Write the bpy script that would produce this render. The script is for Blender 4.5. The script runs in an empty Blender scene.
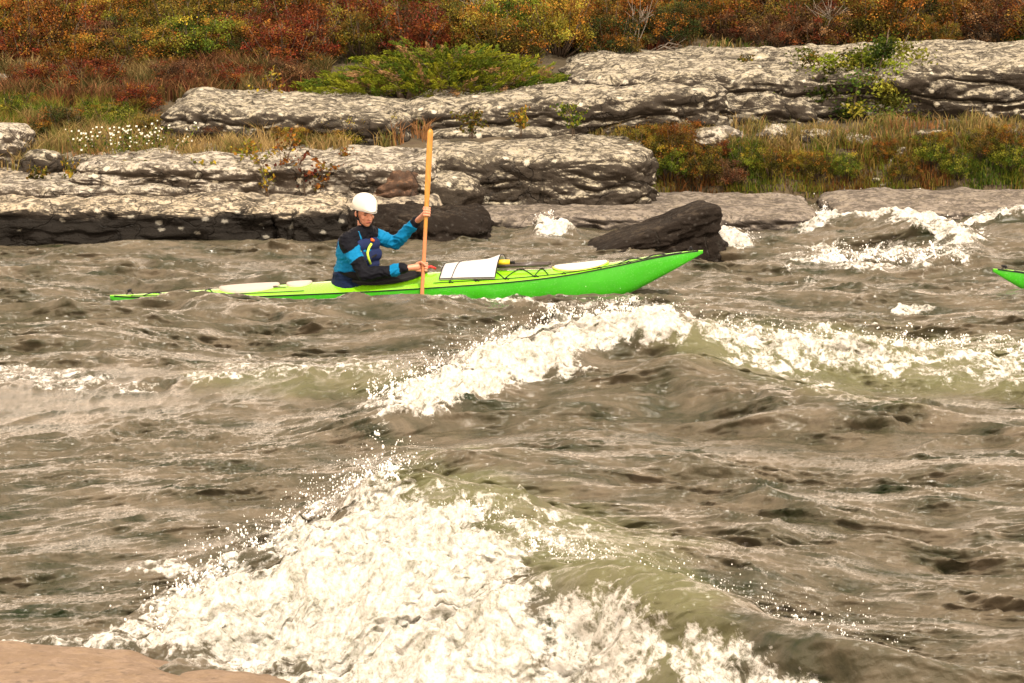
import bpy, bmesh, math, random
import numpy as np
from mathutils import Vector, Matrix, noise as mn
random.seed(7); RNG = np.random.default_rng(7)
S = bpy.context.scene; COL = S.collection
# ------------------------------------------------------------------ camera
H = 3.4; F = 2904.0; TH = math.atan(452.5 / F)
cam = bpy.data.objects.new('camera', bpy.data.cameras.new('camera')); COL.objects.link(cam)
cam.location = (0, 0, H); cam.rotation_euler = (math.pi / 2 - TH, 0, 0)
cam.data.sensor_width = 36; cam.data.lens = F / 1024 * 36
cam.data.clip_start = 0.1; cam.data.clip_end = 2000; S.camera = cam
cT, sT = math.cos(TH), math.sin(TH)
def ray(px, py):
    a = (px - 512) / F; b = (341.5 - py) / F
    return np.array([a, cT + b * sT, -sT + b * cT])
def P(px, py, Y):                      # point seen at this pixel at distance Y
    r = ray(px, py); s = Y / r[1]
    return Vector((r[0] * s, Y, H + r[2] * s))
def G(px, py, z=0.0):                  # point seen at this pixel at height z
    r = ray(px, py); s = (z - H) / r[2]
    return Vector((r[0] * s, r[1] * s, z))
def proj(x, y, z):
    d = y * cT - (z - H) * sT; u = y * sT + (z - H) * cT
    return 512 + F * x / d, 341.5 - F * u / d
# ------------------------------------------------------------------ noise
_perm = np.random.default_rng(3).permutation(512).astype(np.int64)
_g = np.random.default_rng(5).normal(size=(512, 3)); _g /= np.linalg.norm(_g, axis=1)[:, None]
def pn(x, y, z=0.0, seed=0):
    x, y, z = np.broadcast_arrays(np.asarray(x, float), np.asarray(y, float), np.asarray(z, float))
    xi = np.floor(x).astype(np.int64); yi = np.floor(y).astype(np.int64); zi = np.floor(z).astype(np.int64)
    xf = x - xi; yf = y - yi; zf = z - zi
    u = xf**3 * (xf * (xf * 6 - 15) + 10); v = yf**3 * (yf * (yf * 6 - 15) + 10); w = zf**3 * (zf * (zf * 6 - 15) + 10)
    def gr(i, j, k):
        h = _perm[(_perm[(_perm[(xi + i + seed * 17) & 511] + yi + j) & 511] + zi + k) & 511]
        g = _g[h]
        return g[..., 0] * (xf - i) + g[..., 1] * (yf - j) + g[..., 2] * (zf - k)
    def L(a, b, t): return a + (b - a) * t
    if np.all(z == 0):
        return 1.5 * L(L(gr(0,0,0), gr(1,0,0), u), L(gr(0,1,0), gr(1,1,0), u), v)
    return 1.5 * L(L(L(gr(0,0,0), gr(1,0,0), u), L(gr(0,1,0), gr(1,1,0), u), v),
             L(L(gr(0,0,1), gr(1,0,1), u), L(gr(0,1,1), gr(1,1,1), u), v), w)
def fbm(x, y, z=0.0, o=4, seed=0):
    r = 0; a = 1; f = 1
    for i in range(o):
        r = r + a * pn(x * f, y * f, np.asarray(z) * f, seed + i); a *= .5; f *= 2.03
    return r
def ridge(x, y, seed=0):
    n = pn(x, y, 0, seed); return 0.50 - 2.0 * np.sqrt(n * n + .0016)
def sst(a, b, x):
    t = np.clip((x - a) / (b - a), 0, 1); return t * t * (3 - 2 * t)
# ------------------------------------------------------------------ object helpers
def mesh_np(name, V, Fc, smooth=True, attrs=None):
    V = np.asarray(V, np.float32); Fc = np.asarray(Fc, np.int32); k = Fc.shape[1]
    me = bpy.data.meshes.new(name)
    me.vertices.add(len(V)); me.vertices.foreach_set('co', V.ravel())
    me.loops.add(Fc.size); me.loops.foreach_set('vertex_index', Fc.ravel())
    me.polygons.add(len(Fc)); me.polygons.foreach_set('loop_start', np.arange(len(Fc), dtype=np.int32) * k)
    me.polygons.foreach_set('loop_total', np.full(len(Fc), k, np.int32))
    me.polygons.foreach_set('use_smooth', np.full(len(Fc), smooth, bool))
    me.update(calc_edges=True)
    for n, a in (attrs or {}).items():
        a = np.asarray(a, np.float32)
        if a.ndim == 1:
            t = me.attributes.new(n, 'FLOAT', 'POINT'); t.data.foreach_set('value', a)
        else:
            t = me.attributes.new(n, 'FLOAT_COLOR', 'POINT')
            if a.shape[1] == 3: a = np.concatenate([a, np.ones((len(a), 1), np.float32)], 1)
            t.data.foreach_set('color', a.ravel())
    return me
def obj(name, me, mat=None, parent=None, label=None, cat=None, group=None, kind=None):
    o = bpy.data.objects.new(name, me); COL.objects.link(o)
    if me is not None and mat is not None:
        for m in (mat if isinstance(mat, list) else [mat]): me.materials.append(m)
    if parent is not None: o.parent = parent
    if label: o['label'] = label
    if cat: o['category'] = cat
    if group: o['group'] = group
    if kind: o['kind'] = kind
    return o
def empty(name, loc, label, cat, group=None):
    o = bpy.data.objects.new(name, None); COL.objects.link(o); o.location = loc
    o.empty_display_size = .1
    o['label'] = label; o['category'] = cat
    if group: o['group'] = group
    return o
def tube(paths, sides=6, closed=False):
    """paths: list of (points, radius or list of radii) -> mesh"""
    V = []; Fc = []
    for pts, rad in paths:
        pts = [Vector(p) for p in pts]; n = len(pts)
        rr = rad if hasattr(rad, '__len__') else [rad] * n
        b = len(V); up = None
        for i, p in enumerate(pts):
            if closed: t = pts[(i + 1) % n] - pts[i - 1]
            else: t = pts[min(i + 1, n - 1)] - pts[max(i - 1, 0)]
            if t.length < 1e-9: t = Vector((0, 0, 1))
            t.normalize()
            if up is None: up = t.orthogonal().normalized()
            up = (up - t * up.dot(t));
            if up.length < 1e-6: up = t.orthogonal()
            up.normalize(); s = t.cross(up)
            for k in range(sides):
                a = 2 * math.pi * k / sides
                V.append(p + (up * math.cos(a) + s * math.sin(a)) * rr[i])
        m = n if closed else n - 1
        for i in range(m):
            i2 = (i + 1) % n
            for k in range(sides):
                k2 = (k + 1) % sides
                Fc.append((b + i * sides + k, b + i * sides + k2, b + i2 * sides + k2, b + i2 * sides + k))
        if not closed:
            for i, rev in ((0, 1), (n - 1, 0)):
                c = len(V); V.append(pts[i])
                for k in range(sides):
                    k2 = (k + 1) % sides
                    q = (b + i * sides + k, b + i * sides + k2)
                    Fc.append((q[1], q[0], c, c) if rev else (q[0], q[1], c, c))
    Fc = [tuple(dict.fromkeys(f)) for f in Fc]
    me = bpy.data.meshes.new('tube'); me.from_pydata([tuple(v) for v in V], [], Fc); me.update()
    for p in me.polygons: p.use_smooth = True
    return me
# ------------------------------------------------------------------ material helpers
def nt(name):
    m = bpy.data.materials.new(name); m.use_nodes = True; t = m.node_tree
    return m, t, t.nodes['Principled BSDF']
def N(t, typ, **kw):
    n = t.nodes.new(typ)
    for k, v in kw.items():
        if k in n.inputs: n.inputs[k].default_value = v
        else: setattr(n, k, v)
    return n
def ramp(t, src, stops):
    r = t.nodes.new('ShaderNodeValToRGB'); el = r.color_ramp.elements
    while len(el) < len(stops): el.new(.5)
    for e, (p, c) in zip(el, stops):
        e.position = p; e.color = (*c, 1) if hasattr(c, '__len__') else (c, c, c, 1)
    t.links.new(src, r.inputs[0]); return r.outputs[0]
def mixc(t, fac, a, b, mode='MIX'):
    n = t.nodes.new('ShaderNodeMix'); n.data_type = 'RGBA'; n.blend_type = mode
    for i, s in ((0, fac), (6, a), (7, b)):
        if hasattr(s, 'is_output'): t.links.new(s, n.inputs[i])
        else: n.inputs[i].default_value = s if i == 0 else (*s, 1)
    return n.outputs[2]
def mth(t, op, a, b=None, clamp=False):
    n = t.nodes.new('ShaderNodeMath'); n.operation = op; n.use_clamp = clamp
    for i, s in enumerate((a, b)):
        if s is None: continue
        if hasattr(s, 'is_output'): t.links.new(s, n.inputs[i])
        else: n.inputs[i].default_value = s
    return n.outputs[0]
def coords(t, scale=(1, 1, 1), kind='Object', rot=(0, 0, 0)):
    tc = t.nodes.new('ShaderNodeTexCoord'); mp = t.nodes.new('ShaderNodeMapping')
    mp.inputs['Scale'].default_value = scale; mp.inputs['Rotation'].default_value = rot
    t.links.new(tc.outputs[kind], mp.inputs[0]); return mp.outputs[0]
def noise(t, vec, scale, detail=4, rough=.55, dist=0.0):
    n = N(t, 'ShaderNodeTexNoise', Scale=scale, Detail=detail, Roughness=rough, Distortion=dist)
    t.links.new(vec, n.inputs['Vector']); return n.outputs['Fac']
def bump(t, h, strength, dist, normal=None):
    b = N(t, 'ShaderNodeBump', Strength=strength, Distance=dist); t.links.new(h, b.inputs['Height'])
    if normal is not None: t.links.new(normal, b.inputs['Normal'])
    return b.outputs[0]
def plain(name, col, rough=.5, var=.12, nscale=30, bmp=0.0, metal=0, coat=0):
    m, t, p = nt(name); p.inputs['Specular IOR Level'].default_value = .05 if rough > .5 else .35; v = coords(t)
    f = noise(t, v, nscale)
    c = mixc(t, f, tuple(x * (1 - var) for x in col), tuple(min(1, x * (1 + var)) for x in col))
    t.links.new(c, p.inputs['Base Color']); p.inputs['Roughness'].default_value = rough; p.inputs['Metallic'].default_value = metal
    if coat: p.inputs['Coat Weight'].default_value = coat
    if bmp: t.links.new(bump(t, f, .5, bmp), p.inputs['Normal'])
    return m
def leaf_mat(name, rough=.6, trans=.25):
    m, t, p = nt(name); a = N(t, 'ShaderNodeAttribute', attribute_name='col')
    t.links.new(a.outputs['Color'], p.inputs['Base Color']); p.inputs['Roughness'].default_value = rough
    p.inputs['Specular IOR Level'].default_value = .03
    tr = t.nodes.new('ShaderNodeBsdfTranslucent'); t.links.new(a.outputs['Color'], tr.inputs[0])
    mx = t.nodes.new('ShaderNodeMixShader'); mx.inputs[0].default_value = trans
    t.links.new(p.outputs[0], mx.inputs[1]); t.links.new(tr.outputs[0], mx.inputs[2])
    t.links.new(mx.outputs[0], t.nodes['Material Output'].inputs[0]); return m
def rock_mat(name, pale, dark, cover=.5, wet=None, spots=True, streak=1.0, bd=.05, mott=.85, crk=.85):
    """lichen-mottled stone, pale on upward faces and dark on steep ones; wet = height below which the stone stays wet and black"""
    m, t, p = nt(name); v = coords(t, kind='Generated'); v = coords(t, kind='Object')
    geo = t.nodes.new('ShaderNodeNewGeometry')
    sp = t.nodes.new('ShaderNodeSeparateXYZ'); t.links.new(geo.outputs['Position'], sp.inputs[0])
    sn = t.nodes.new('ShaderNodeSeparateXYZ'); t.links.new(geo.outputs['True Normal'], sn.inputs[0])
    pos = t.nodes.new('ShaderNodeMapping'); t.links.new(geo.outputs['Position'], pos.inputs[0]); pos.inputs['Scale'].default_value = (1, 1, streak); pv = pos.outputs[0]
    big = noise(t, pv, 1.6, 6, .65, .4); mid = noise(t, pv, 9, 6, .7, .3); fine = noise(t, pv, 45, 4, .7)
    # upward faces take the pale tone, steep faces the dark one
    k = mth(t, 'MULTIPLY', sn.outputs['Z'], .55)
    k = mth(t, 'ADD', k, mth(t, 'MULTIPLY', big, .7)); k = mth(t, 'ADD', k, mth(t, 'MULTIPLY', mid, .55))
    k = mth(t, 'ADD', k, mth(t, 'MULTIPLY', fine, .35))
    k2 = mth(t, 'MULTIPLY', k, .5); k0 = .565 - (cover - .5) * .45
    pale_mask = ramp(t, k2, [(k0 - .035, 0.0), (k0 + .04, 1.0)])
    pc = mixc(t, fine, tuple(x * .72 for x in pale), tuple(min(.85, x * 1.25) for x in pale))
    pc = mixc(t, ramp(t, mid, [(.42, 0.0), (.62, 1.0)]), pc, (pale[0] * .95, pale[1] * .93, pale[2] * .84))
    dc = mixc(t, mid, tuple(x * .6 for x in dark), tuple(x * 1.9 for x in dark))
    c = mixc(t, pale_mask, dc, pc)
    mo = noise(t, pv, 5.5, 8, .78, .6); mo2 = noise(t, pv, 22, 5, .75)
    mf = ramp(t, mth(t, 'ADD', mth(t, 'MULTIPLY', mo, .6), mth(t, 'MULTIPLY', mo2, .4)), [(.46, 0.0), (.53, 1.0)])
    c = mixc(t, mth(t, 'MULTIPLY', mf, mott), c, tuple(x * 1.2 for x in dark))
    ck = N(t, 'ShaderNodeTexVoronoi', Scale=1.15, feature='DISTANCE_TO_EDGE'); wp = t.nodes.new('ShaderNodeVectorMath'); wp.operation = 'SCALE'; cn = N(t, 'ShaderNodeTexNoise', Scale=2.2, Detail=5); t.links.new(pv, cn.inputs['Vector']); t.links.new(cn.outputs['Color'], wp.inputs[0]); wp.inputs['Scale'].default_value = .9; wa = t.nodes.new('ShaderNodeVectorMath'); t.links.new(wp.outputs[0], wa.inputs[0]); t.links.new(pv, wa.inputs[1]); t.links.new(wa.outputs[0], ck.inputs['Vector'])
    ckf = ramp(t, ck.outputs['Distance'], [(.0, 1.0), (.022, 0.0)]); c = mixc(t, mth(t, 'MULTIPLY', ckf, crk), c, (.03, .026, .022))
    # black specks of crust lichen
    vo = N(t, 'ShaderNodeTexVoronoi', Scale=13.0); t.links.new(pv, vo.inputs['Vector'])
    vd = mth(t, 'ADD', vo.outputs['Distance'], mth(t, 'MULTIPLY', fine, .5))
    spk = ramp(t, vd, [(.34, 1.0), (.50, 0.0)])
    c = mixc(t, mth(t, 'MULTIPLY', spk, min(.75, mott)), c, (.05, .045, .04))
    if spots:
        v2 = N(t, 'ShaderNodeTexVoronoi', Scale=4.5, Randomness=1.0); t.links.new(pv, v2.inputs['Vector'])
        d2 = mth(t, 'ADD', v2.outputs['Distance'], mth(t, 'MULTIPLY', fine, .35))
        s2 = ramp(t, d2, [(.28, 1.0), (.36, 0.0)])
        c = mixc(t, s2, c, (.50, .47, .38))
    rough = None
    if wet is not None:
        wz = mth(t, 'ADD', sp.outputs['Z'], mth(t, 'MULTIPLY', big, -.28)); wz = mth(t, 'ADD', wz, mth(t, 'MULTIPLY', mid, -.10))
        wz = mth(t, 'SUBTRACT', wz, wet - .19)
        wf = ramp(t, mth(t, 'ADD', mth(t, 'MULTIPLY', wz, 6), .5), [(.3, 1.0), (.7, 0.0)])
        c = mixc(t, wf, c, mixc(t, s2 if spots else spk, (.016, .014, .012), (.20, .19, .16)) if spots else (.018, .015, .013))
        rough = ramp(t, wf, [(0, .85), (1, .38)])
    t.links.new(c, p.inputs['Base Color'])
    if rough is not None: t.links.new(rough, p.inputs['Roughness'])
    else: p.inputs['Roughness'].default_value = .88
    p.inputs['Specular IOR Level'].default_value = .07
    h = mth(t, 'ADD', mth(t, 'MULTIPLY', mid, 1.0), mth(t, 'MULTIPLY', fine, .35)); h = mth(t, 'SUBTRACT', h, mth(t, 'MULTIPLY', ckf, .6 * crk))
    t.links.new(bump(t, h, .8, bd), p.inputs['Normal'])
    return m
M = {}
M['leaf'] = leaf_mat('leaf'); M['needle'] = leaf_mat('needle', .55, .15); M['blade'] = leaf_mat('blade', .6, .3)
M['bark'] = plain('bark', (.10, .075, .055), .9, .4, 40, .01)
M['deadwood'] = plain('dead_wood', (.20, .17, .14), .9, .3, 40, .01)
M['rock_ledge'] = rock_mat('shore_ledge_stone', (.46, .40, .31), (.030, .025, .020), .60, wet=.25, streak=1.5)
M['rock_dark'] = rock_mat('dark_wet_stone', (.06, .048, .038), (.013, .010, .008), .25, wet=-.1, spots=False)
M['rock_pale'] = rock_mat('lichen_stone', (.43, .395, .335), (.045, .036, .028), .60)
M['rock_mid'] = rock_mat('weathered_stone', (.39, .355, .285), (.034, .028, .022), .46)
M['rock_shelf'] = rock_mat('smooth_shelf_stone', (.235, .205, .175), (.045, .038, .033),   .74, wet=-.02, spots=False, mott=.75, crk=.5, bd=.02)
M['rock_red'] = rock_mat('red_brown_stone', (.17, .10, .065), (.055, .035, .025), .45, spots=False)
# ------------------------------------------------------------------ terrain
ZT = [(0, -1.2), (26, -1.2), (27.6, -.4), (28.2, .05), (28.8, .24), (29.8, .40), (31, .60), (34.5, .89), (38, 1.29), (42, 1.8), (50, 2.4), (62, 3.2), (90, 3.6), (400, 3.6)]
def shore(x): return 28.2 + 3.45 * sst(-1.0, 0.25, x)
def terr(x, y):
    x = np.asarray(x, float); y = np.asarray(y, float)
    base = np.interp(y, [a for a, b in ZT], [b for a, b in ZT])
    s = sst(-.55, .9, y - shore(x)); z = -.9 * (1 - s) + base * s
    z = np.where(y < 27, -1.2, z)
    n = fbm(x * .6, y * .6, 0, 4, 11)
    return z + n * .09 * s * np.clip((y - 28) / 6, .3, 4)
def T(px, py):
    r = ray(px, py); ys = np.arange(27.5, 75, .05); k = ys / r[1]
    z = H + r[2] * k; tz = terr(r[0] * k, ys); i = np.argmax(z <= tz) if np.any(z <= tz) else len(ys) - 1
    return Vector((r[0] * k[i], ys[i], float(tz[i])))
xs = np.concatenate([np.linspace(-300, -12, 40)[:-1], np.linspace(-12, 12, 400), np.linspace(12, 300, 40)[1:]])
ys = np.concatenate([np.linspace(-60, 26, 30)[:-1], np.linspace(26, 48, 330), np.linspace(48, 400, 90)[1:]])
X, Y = np.meshgrid(xs, ys); Z = terr(X, Y) + .03 * fbm(X * 3, Y * 3, 0, 3, 31) * (Y > 28) * (Y < 48)
def gridf(nr, nc):
    i = np.arange(nr - 1)[:, None] * nc + np.arange(nc - 1)[None]; i = i.ravel()
    return np.stack([i, i + 1, i + nc + 1, i + nc], 1)
m, t, p = nt('heath_soil'); v = coords(t)
a = noise(t, v, 1.3, 6, .65); b = noise(t, v, 14, 5, .7); spg = t.nodes.new('ShaderNodeSeparateXYZ'); t.links.new(v, spg.inputs[0])
bare = ramp(t, mth(t, 'ADD', mth(t, 'MULTIPLY', mth(t, 'SUBTRACT', spg.outputs['Y'], 30.0), .5), mth(t, 'SUBTRACT', a, .5)), [(.3, 1.0), (.6, 0.0)])      # bare bedrock near the water
c = ramp(t, a, [(.30, (.03, .034, .012)), (.45, (.07, .05, .028)), (.58, (.12, .085, .045)), (.72, (.06, .032, .02))])
c = mixc(t, b, c, (.05, .04, .02), 'MIX'); c = mixc(t, bare, c, mixc(t, ramp(t, b, [(.42, 0.0), (.58, 1.0)]), (.36, .31, .23), (.06, .048, .038))); t.links.new(c, p.inputs['Base Color']); p.inputs['Roughness'].default_value = .95
t.links.new(bump(t, b, .8, .05), p.inputs['Normal'])
obj('ground', mesh_np('ground', np.stack([X, Y, Z], -1).reshape(-1, 3), gridf(*X.shape)), m, kind='structure')
# ------------------------------------------------------------------ water
def crest(x, y, pix, wf, wb):
    """a standing wave whose crest line is given as y(x), with its height along the line"""
    pts = sorted((*G(px, py, z)[:2], z) for px, py, z in pix)
    xa = np.array([q[0] for q in pts]); xd = np.linspace(xa[0] - 1, xa[-1] + 1, 300)
    kx = np.exp(-(np.arange(-40, 41) * (xd[1] - xd[0]) / .14) ** 2); kx /= kx.sum()
    sm = lambda a: np.convolve(np.pad(a, 40, 'edge'), kx, 'valid')
    yd = sm(np.interp(xd, xa, [q[1] for q in pts])); vd = np.interp(xd, xa, [q[2] for q in pts])
    vd = sm(vd * np.exp(-(np.maximum(0, np.maximum(xa[0] - xd, xd - xa[-1])) / .3) ** 2)); vd[0] = vd[-1] = 0
    sl_ = np.gradient(yd, xd)
    wob = .16 * fbm(x * 1.3, y * 1.3, 0, 3, 77); xx = x + wob
    e = (y + wob * .7 - np.interp(xx, xd, yd)) / np.sqrt(1 + np.interp(xx, xd, sl_) ** 2)
    w = wf + (wb - wf) * (.5 + .5 * np.tanh(e / .22))
    return np.interp(xx, xd, vd) * np.exp(-(e / w) ** 2)
def water_h(x, y, small=False):
    dist = 0.25 * pn(x * .45, y * .45, 0, 40)
    xx = x + dist; yy = y + dist * 1.4 + .18 * x * (sst(20, 14, y))
    far = sst(14, 20, y)
    wl = sst(21, 17.5, y) * sst(.3, -1.6, x); yy = yy - .75 * x * wl
    calm = 1 - .50 * sst(21.5, 19.5, y) * sst(.2, -1.6, x) 
    calm = calm * (1 - .75 * sst(27.6, 29.0, y))
    calm = np.maximum(calm, .10)
    def wv(fx, fy, sd_):
        n = pn(xx * fx, yy * fy, 0, sd_); return n + .55 * n * np.abs(n)
    h = .085 * wv(.42, .80, 50) * (.4 + .6 * calm)
    h += .070 * wv(.75, 1.7, 51) * calm
    g2 = np.clip(.75 + 1.6 * pn(x * .7, y * .9, 0, 60), .15, 2); g3 = np.clip(.5 + 2.0 * pn(x * 1.5, y * 2.2, 0, 64), .1, 2.2)
    h += .044 * wv(1.5, 3.6, 52) * calm * g2
    h += .021 * wv(3.3, 8.0, 53) * (.35 + .65 * calm) * g3
    h += .0135 * wv(6.5, 17, 54) * (.3 + .9 * g3)
    h += .0075 * wv(14, 34, 57) * (.35 + .8 * g3)
    h += .0030 * pn(xx * 30, yy * 76, 0, 55)
    if small: return h
    cr1 = np.clip(1 - np.abs(pn(xx * .75, yy * 2.3, 0, 71)) / .20, 0, 1) ** 1.6 * np.clip(2.2 * pn(x * 1.1, y * 1.1, 0, 72) + .05, 0, 1)
    cr2 = np.clip(1 - np.abs(pn(xx * 1.9, yy * 5.2, 0, 73)) / .22, 0, 1) ** 1.6 * np.clip(2.2 * pn(x * 1.9, y * 1.9, 0, 74) + .1, 0, 1)
    h += (.050 * cr1 * (.5 + .5 * calm) + .022 * cr2) * sst(9, 12, y)
    # nearest breaking wave: two humps and a pile of foam in front of them
    h += crest(x, y, [(300, 560, .02), (345, 500, .16), (385, 468, .30), (450, 470, .34), (520, 492, .30), (600, 528, .18), (720, 560, .06), (860, 575, .02)], .75, .42)
    h += crest(x, y, [(500, 640, .12), (560, 592, .28), (640, 570, .48), (720, 582, .52), (800, 604, .48), (880, 636, .40), (980, 672, .26), (1100, 700, .18)], .42, .55)
    h += crest(x, y, [(150, 640, .02), (250, 570, .10), (350, 545, .24), (440, 565, .28), (520, 600, .22), (600, 630, .14)], .65, .5)
    h += crest(x, y, [(420, 447, .10), (480, 445, .12), (560, 470, .08)], .3, .35) * .8
    # middle wave
    h += crest(x, y, [(360, 408, .0), (430, 372, .14), (520, 338, .28), (600, 320, .34), (680, 322, .34), (740, 336, .24), (850, 344, .20), (1060, 352, .14)], .62, .5)
    h += crest(x, y, [(540, 405, .02), (600, 378, .16), (650, 358, .27), (690, 352, .32), (730, 364, .26), (800, 386, .15), (900, 400, .10), (1060, 410, .06)], .5, .45)
    # wave behind the boulder
    h += crest(x, y, [(790, 232, .02), (835, 212, .17), (880, 206, .25), (930, 217, .19), (985, 245, .03)], .8, .5)
    h += crest(x, y, [(520, 232, .0), (555, 222, .14), (590, 232, .0)], .4, .3)
    h += crest(x, y, [(100, 372, .05), (300, 372, .10), (400, 362, .12)], .5, .6)
    h += crest(x, y, [(960, 220, .05), (1010, 208, .18), (1060, 204, .22)], .5, .4)
    h += crest(x, y, [(190, 302, .0), (250, 300, .10), (320, 298, .12), (380, 297, .09), (460, 297, .05), (540, 302, .0)], .35, .16)
    # sill of smooth water pouring over a ledge beyond the boulder
    edge = 29.75 + .25 * pn(x * .9, 3.1, 0, 9)
    h += .0 * edge
    return h
u_in = np.linspace(-.205, .205, 860)
us = np.concatenate([-.205 - np.geomspace(.001, 6, 46)[::-1], u_in, .205 + np.geomspace(.001, 6, 46)])
vs = np.concatenate([np.linspace(-3, 10.8, 24)[:-1] * 0 + np.linspace(.6, 10.8, 24)[:-1], np.geomspace(10.8, 34.5, 1250)])
U, Yw = np.meshgrid(us, vs); Xw = U * Yw
Zw = water_h(Xw, Yw)
HS = water_h(Xw, Yw, True); Yw = Yw - np.where(Yw > 10, 1.0, 0) * (np.clip(Zw, -.2, .5) * .7 + np.clip(HS, -.12, .12) * 1.2)      # crests lean downstream, steep on the near side
PX, PY = proj(Xw, Yw, Zw)
def poly_sd(px, py, poly):            # + inside
    ins = np.zeros(px.shape, bool); d = np.full(px.shape, 1e9)
    n = len(poly)
    for i in range(n):
        ax, ay = poly[i]; bx, by = poly[(i + 1) % n]
        c = (ay > py) != (by > py)
        ins ^= c & (px < (bx - ax) * (py - ay) / ((by - ay) or 1e-9) + ax)
        dx, dy = bx - ax, by - ay; tt = np.clip(((px - ax) * dx + (py - ay) * dy) / (dx * dx + dy * dy), 0, 1)
        d = np.minimum(d, np.hypot(px - ax - tt * dx, py - ay - tt * dy))
    return np.where(ins, d, -d)
foam = np.zeros(Xw.shape); aer = np.zeros(Xw.shape)
n1 = fbm(Xw * 2.2, Yw * 2.2, 0, 4, 90); n2 = fbm(Xw * 9, Yw * 9, 0, 3, 95)
FOAM = [  # polygon, soft px, noise px, strength
 ([(140,640),(175,610),(215,575),(262,560),(300,532),(345,500),(385,482),(420,496),(470,520),(515,560),(535,610),(560,660),(600,760),(200,760),(230,672),(330,676),(150,650)], 30, 30, 1.0),
 ([(530,600),(570,585),(610,590),(650,606),(668,640),(660,683),(640,740),(540,740)], 26, 26, .74),
 ([(670,650),(720,636),(760,655),(830,690),(830,740),(680,740)], 20, 22, .66),
 ([(368,409),(400,396),(440,376),(500,348),(560,324),(620,311),(660,312),(697,324),(680,338),(640,346),(600,354),(540,380),(480,400),(420,411)], 12, 15, 1.0),
 ([(690,326),(800,334),(880,343),(1060,352),(1060,374),(960,370),(880,380),(800,374),(740,356)], 16, 22, .66),
 ([(430,288),(500,293),(570,301),(620,300),(640,294),(640,304),(570,309),(480,300),(430,296)], 4, 6, .5),
 ([(790,222),(835,208),(880,202),(930,211),(950,224),(985,240),(960,240),(920,229),(880,216),(840,219),(800,230)], 6, 8, .85),
 ([(790,262),(830,242),(860,252),(900,242),(960,242),(975,262),(900,268),(820,270)], 12, 16, .55),
 ([(536,234),(545,214),(560,212),(576,224),(572,234)], 4, 6, .9),
 ([(712,250),(716,226),(735,230),(752,244),(740,252)], 4, 6, .9),
 ([(160,378),(240,366),(330,362),(400,362),(400,370),(300,374),(200,382)], 4, 9, .42),
 ([(-40,352),(60,372),(160,384),(150,392),(40,388),(-40,380)], 4, 9, .40),
 ([(960,226),(1000,208),(1060,200),(1060,214),(1010,216),(980,226)], 4, 5, .8),
 ([(893,312),(900,307),(940,308),(930,314)], 3, 4, .7),
 ([(120,572),(150,562),(200,566),(240,572),(180,577)], 3, 7, .6),
 ([(60,650),(110,625),(150,620),(150,650),(100,660)], 6, 12, .6),
 ([(0,640),(60,636),(120,640),(60,648),(0,650)], 3, 6, .55),
 ([(470,500),(540,500),(610,545),(560,560),(500,540)], 14, 22, .5),
 ([(660,540),(760,560),(880,590),(880,610),(760,600),(680,580)], 14, 20, .18),
]
for poly, soft, amp, st in FOAM:
    pm = (PX > min(a for a, b in poly) - 60) & (PX < max(a for a, b in poly) + 60) & (PY > min(b for a, b in poly) - 60) & (PY < max(b for a, b in poly) + 60)
    sd = poly_sd(PX[pm], PY[pm], poly) + amp * (n1[pm] + .5 * n2[pm])
    foam[pm] = np.maximum(foam[pm], st * sst(-soft, soft, sd))
AER = [([(370,480),(400,462),(480,468),(560,495),(640,540),(700,560),(720,600),(650,640),(560,600),(480,540),(400,520)], 25, 25, .8),
 ([(600,325),(720,320),(1060,345),(1060,395),(860,395),(740,372),(680,352)], 14, 10, .8),
 ([(180,372),(300,368),(420,360),(420,395),(300,395),(200,385)], 10, 10, .6),
 ([(590,590),(700,590),(740,640),(700,690),(600,690)], 20, 12, .7)]
for poly, soft, amp, st in AER:
    sd = poly_sd(PX, PY, poly) + amp * n1; aer = np.maximum(aer, st * sst(-soft, soft, sd))
# churned relief inside the foam
sc = np.clip(24 / np.maximum(Yw, 8), .8, 2)
f3 = fbm(Xw * 7, Yw * 7, 0, 4, 120); f4 = 1 - 2 * np.abs(pn(Xw * 14, Yw * 14, 0, 130))
f5 = fbm(Xw * 3 + .4 * Yw, Yw * 2.2, 0, 3, 140)
Zw = Zw + foam * (.050 * f3 + .075 * f5 + .014 * f4 * (.3 + np.abs(f5)) + (.009 + .012 * np.clip(n1, 0, 1)) * pn(Xw * 30, Yw * 30, 0, 133) + .005 * pn(Xw * 60, Yw * 60, 0, 134)) + foam * .02
wm, t, p = nt('river_water')
v = coords(t, (1, 2.6, 1)); A = N(t, 'ShaderNodeAttribute', attribute_name='foam'); B = N(t, 'ShaderNodeAttribute', attribute_name='aer')
nb = ramp(t, noise(t, v, 1.6, 6, .65), [(.30, 0.0), (.62, 1.0)]); nf = noise(t, v, 26, 5, .62, .6); nff = noise(t, v, 70, 3, .6)
vf = coords(t, (1, 1, 1)); vs2 = coords(t, (1.0, .20, 1.0), rot=(0, 0, math.radians(32))); fn = noise(t, vf, 9, 8, .72, .8); fn2 = noise(t, vs2, 40, 5, .7)
wc = mixc(t, nb, (.010, .017, .005), (.116, .095, .066))
wc = mixc(t, B.outputs['Fac'], wc, (.115, .115, .055))
fs = mth(t, 'ADD', mth(t, 'MULTIPLY', A.outputs['Fac'], 1.15), mth(t, 'MULTIPLY', mth(t, 'SUBTRACT', fn, .5), 2.6))
fs = mth(t, 'ADD', fs, mth(t, 'MULTIPLY', mth(t, 'SUBTRACT', fn2, .5), 1.0)); fs = mth(t, 'MULTIPLY', fs, mth(t, 'ADD', mth(t, 'MULTIPLY', A.outputs['Fac'], 6), .75, clamp=True))
ff = ramp(t, fs, [(.40, 0.0), (.80, 1.0)])
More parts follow.
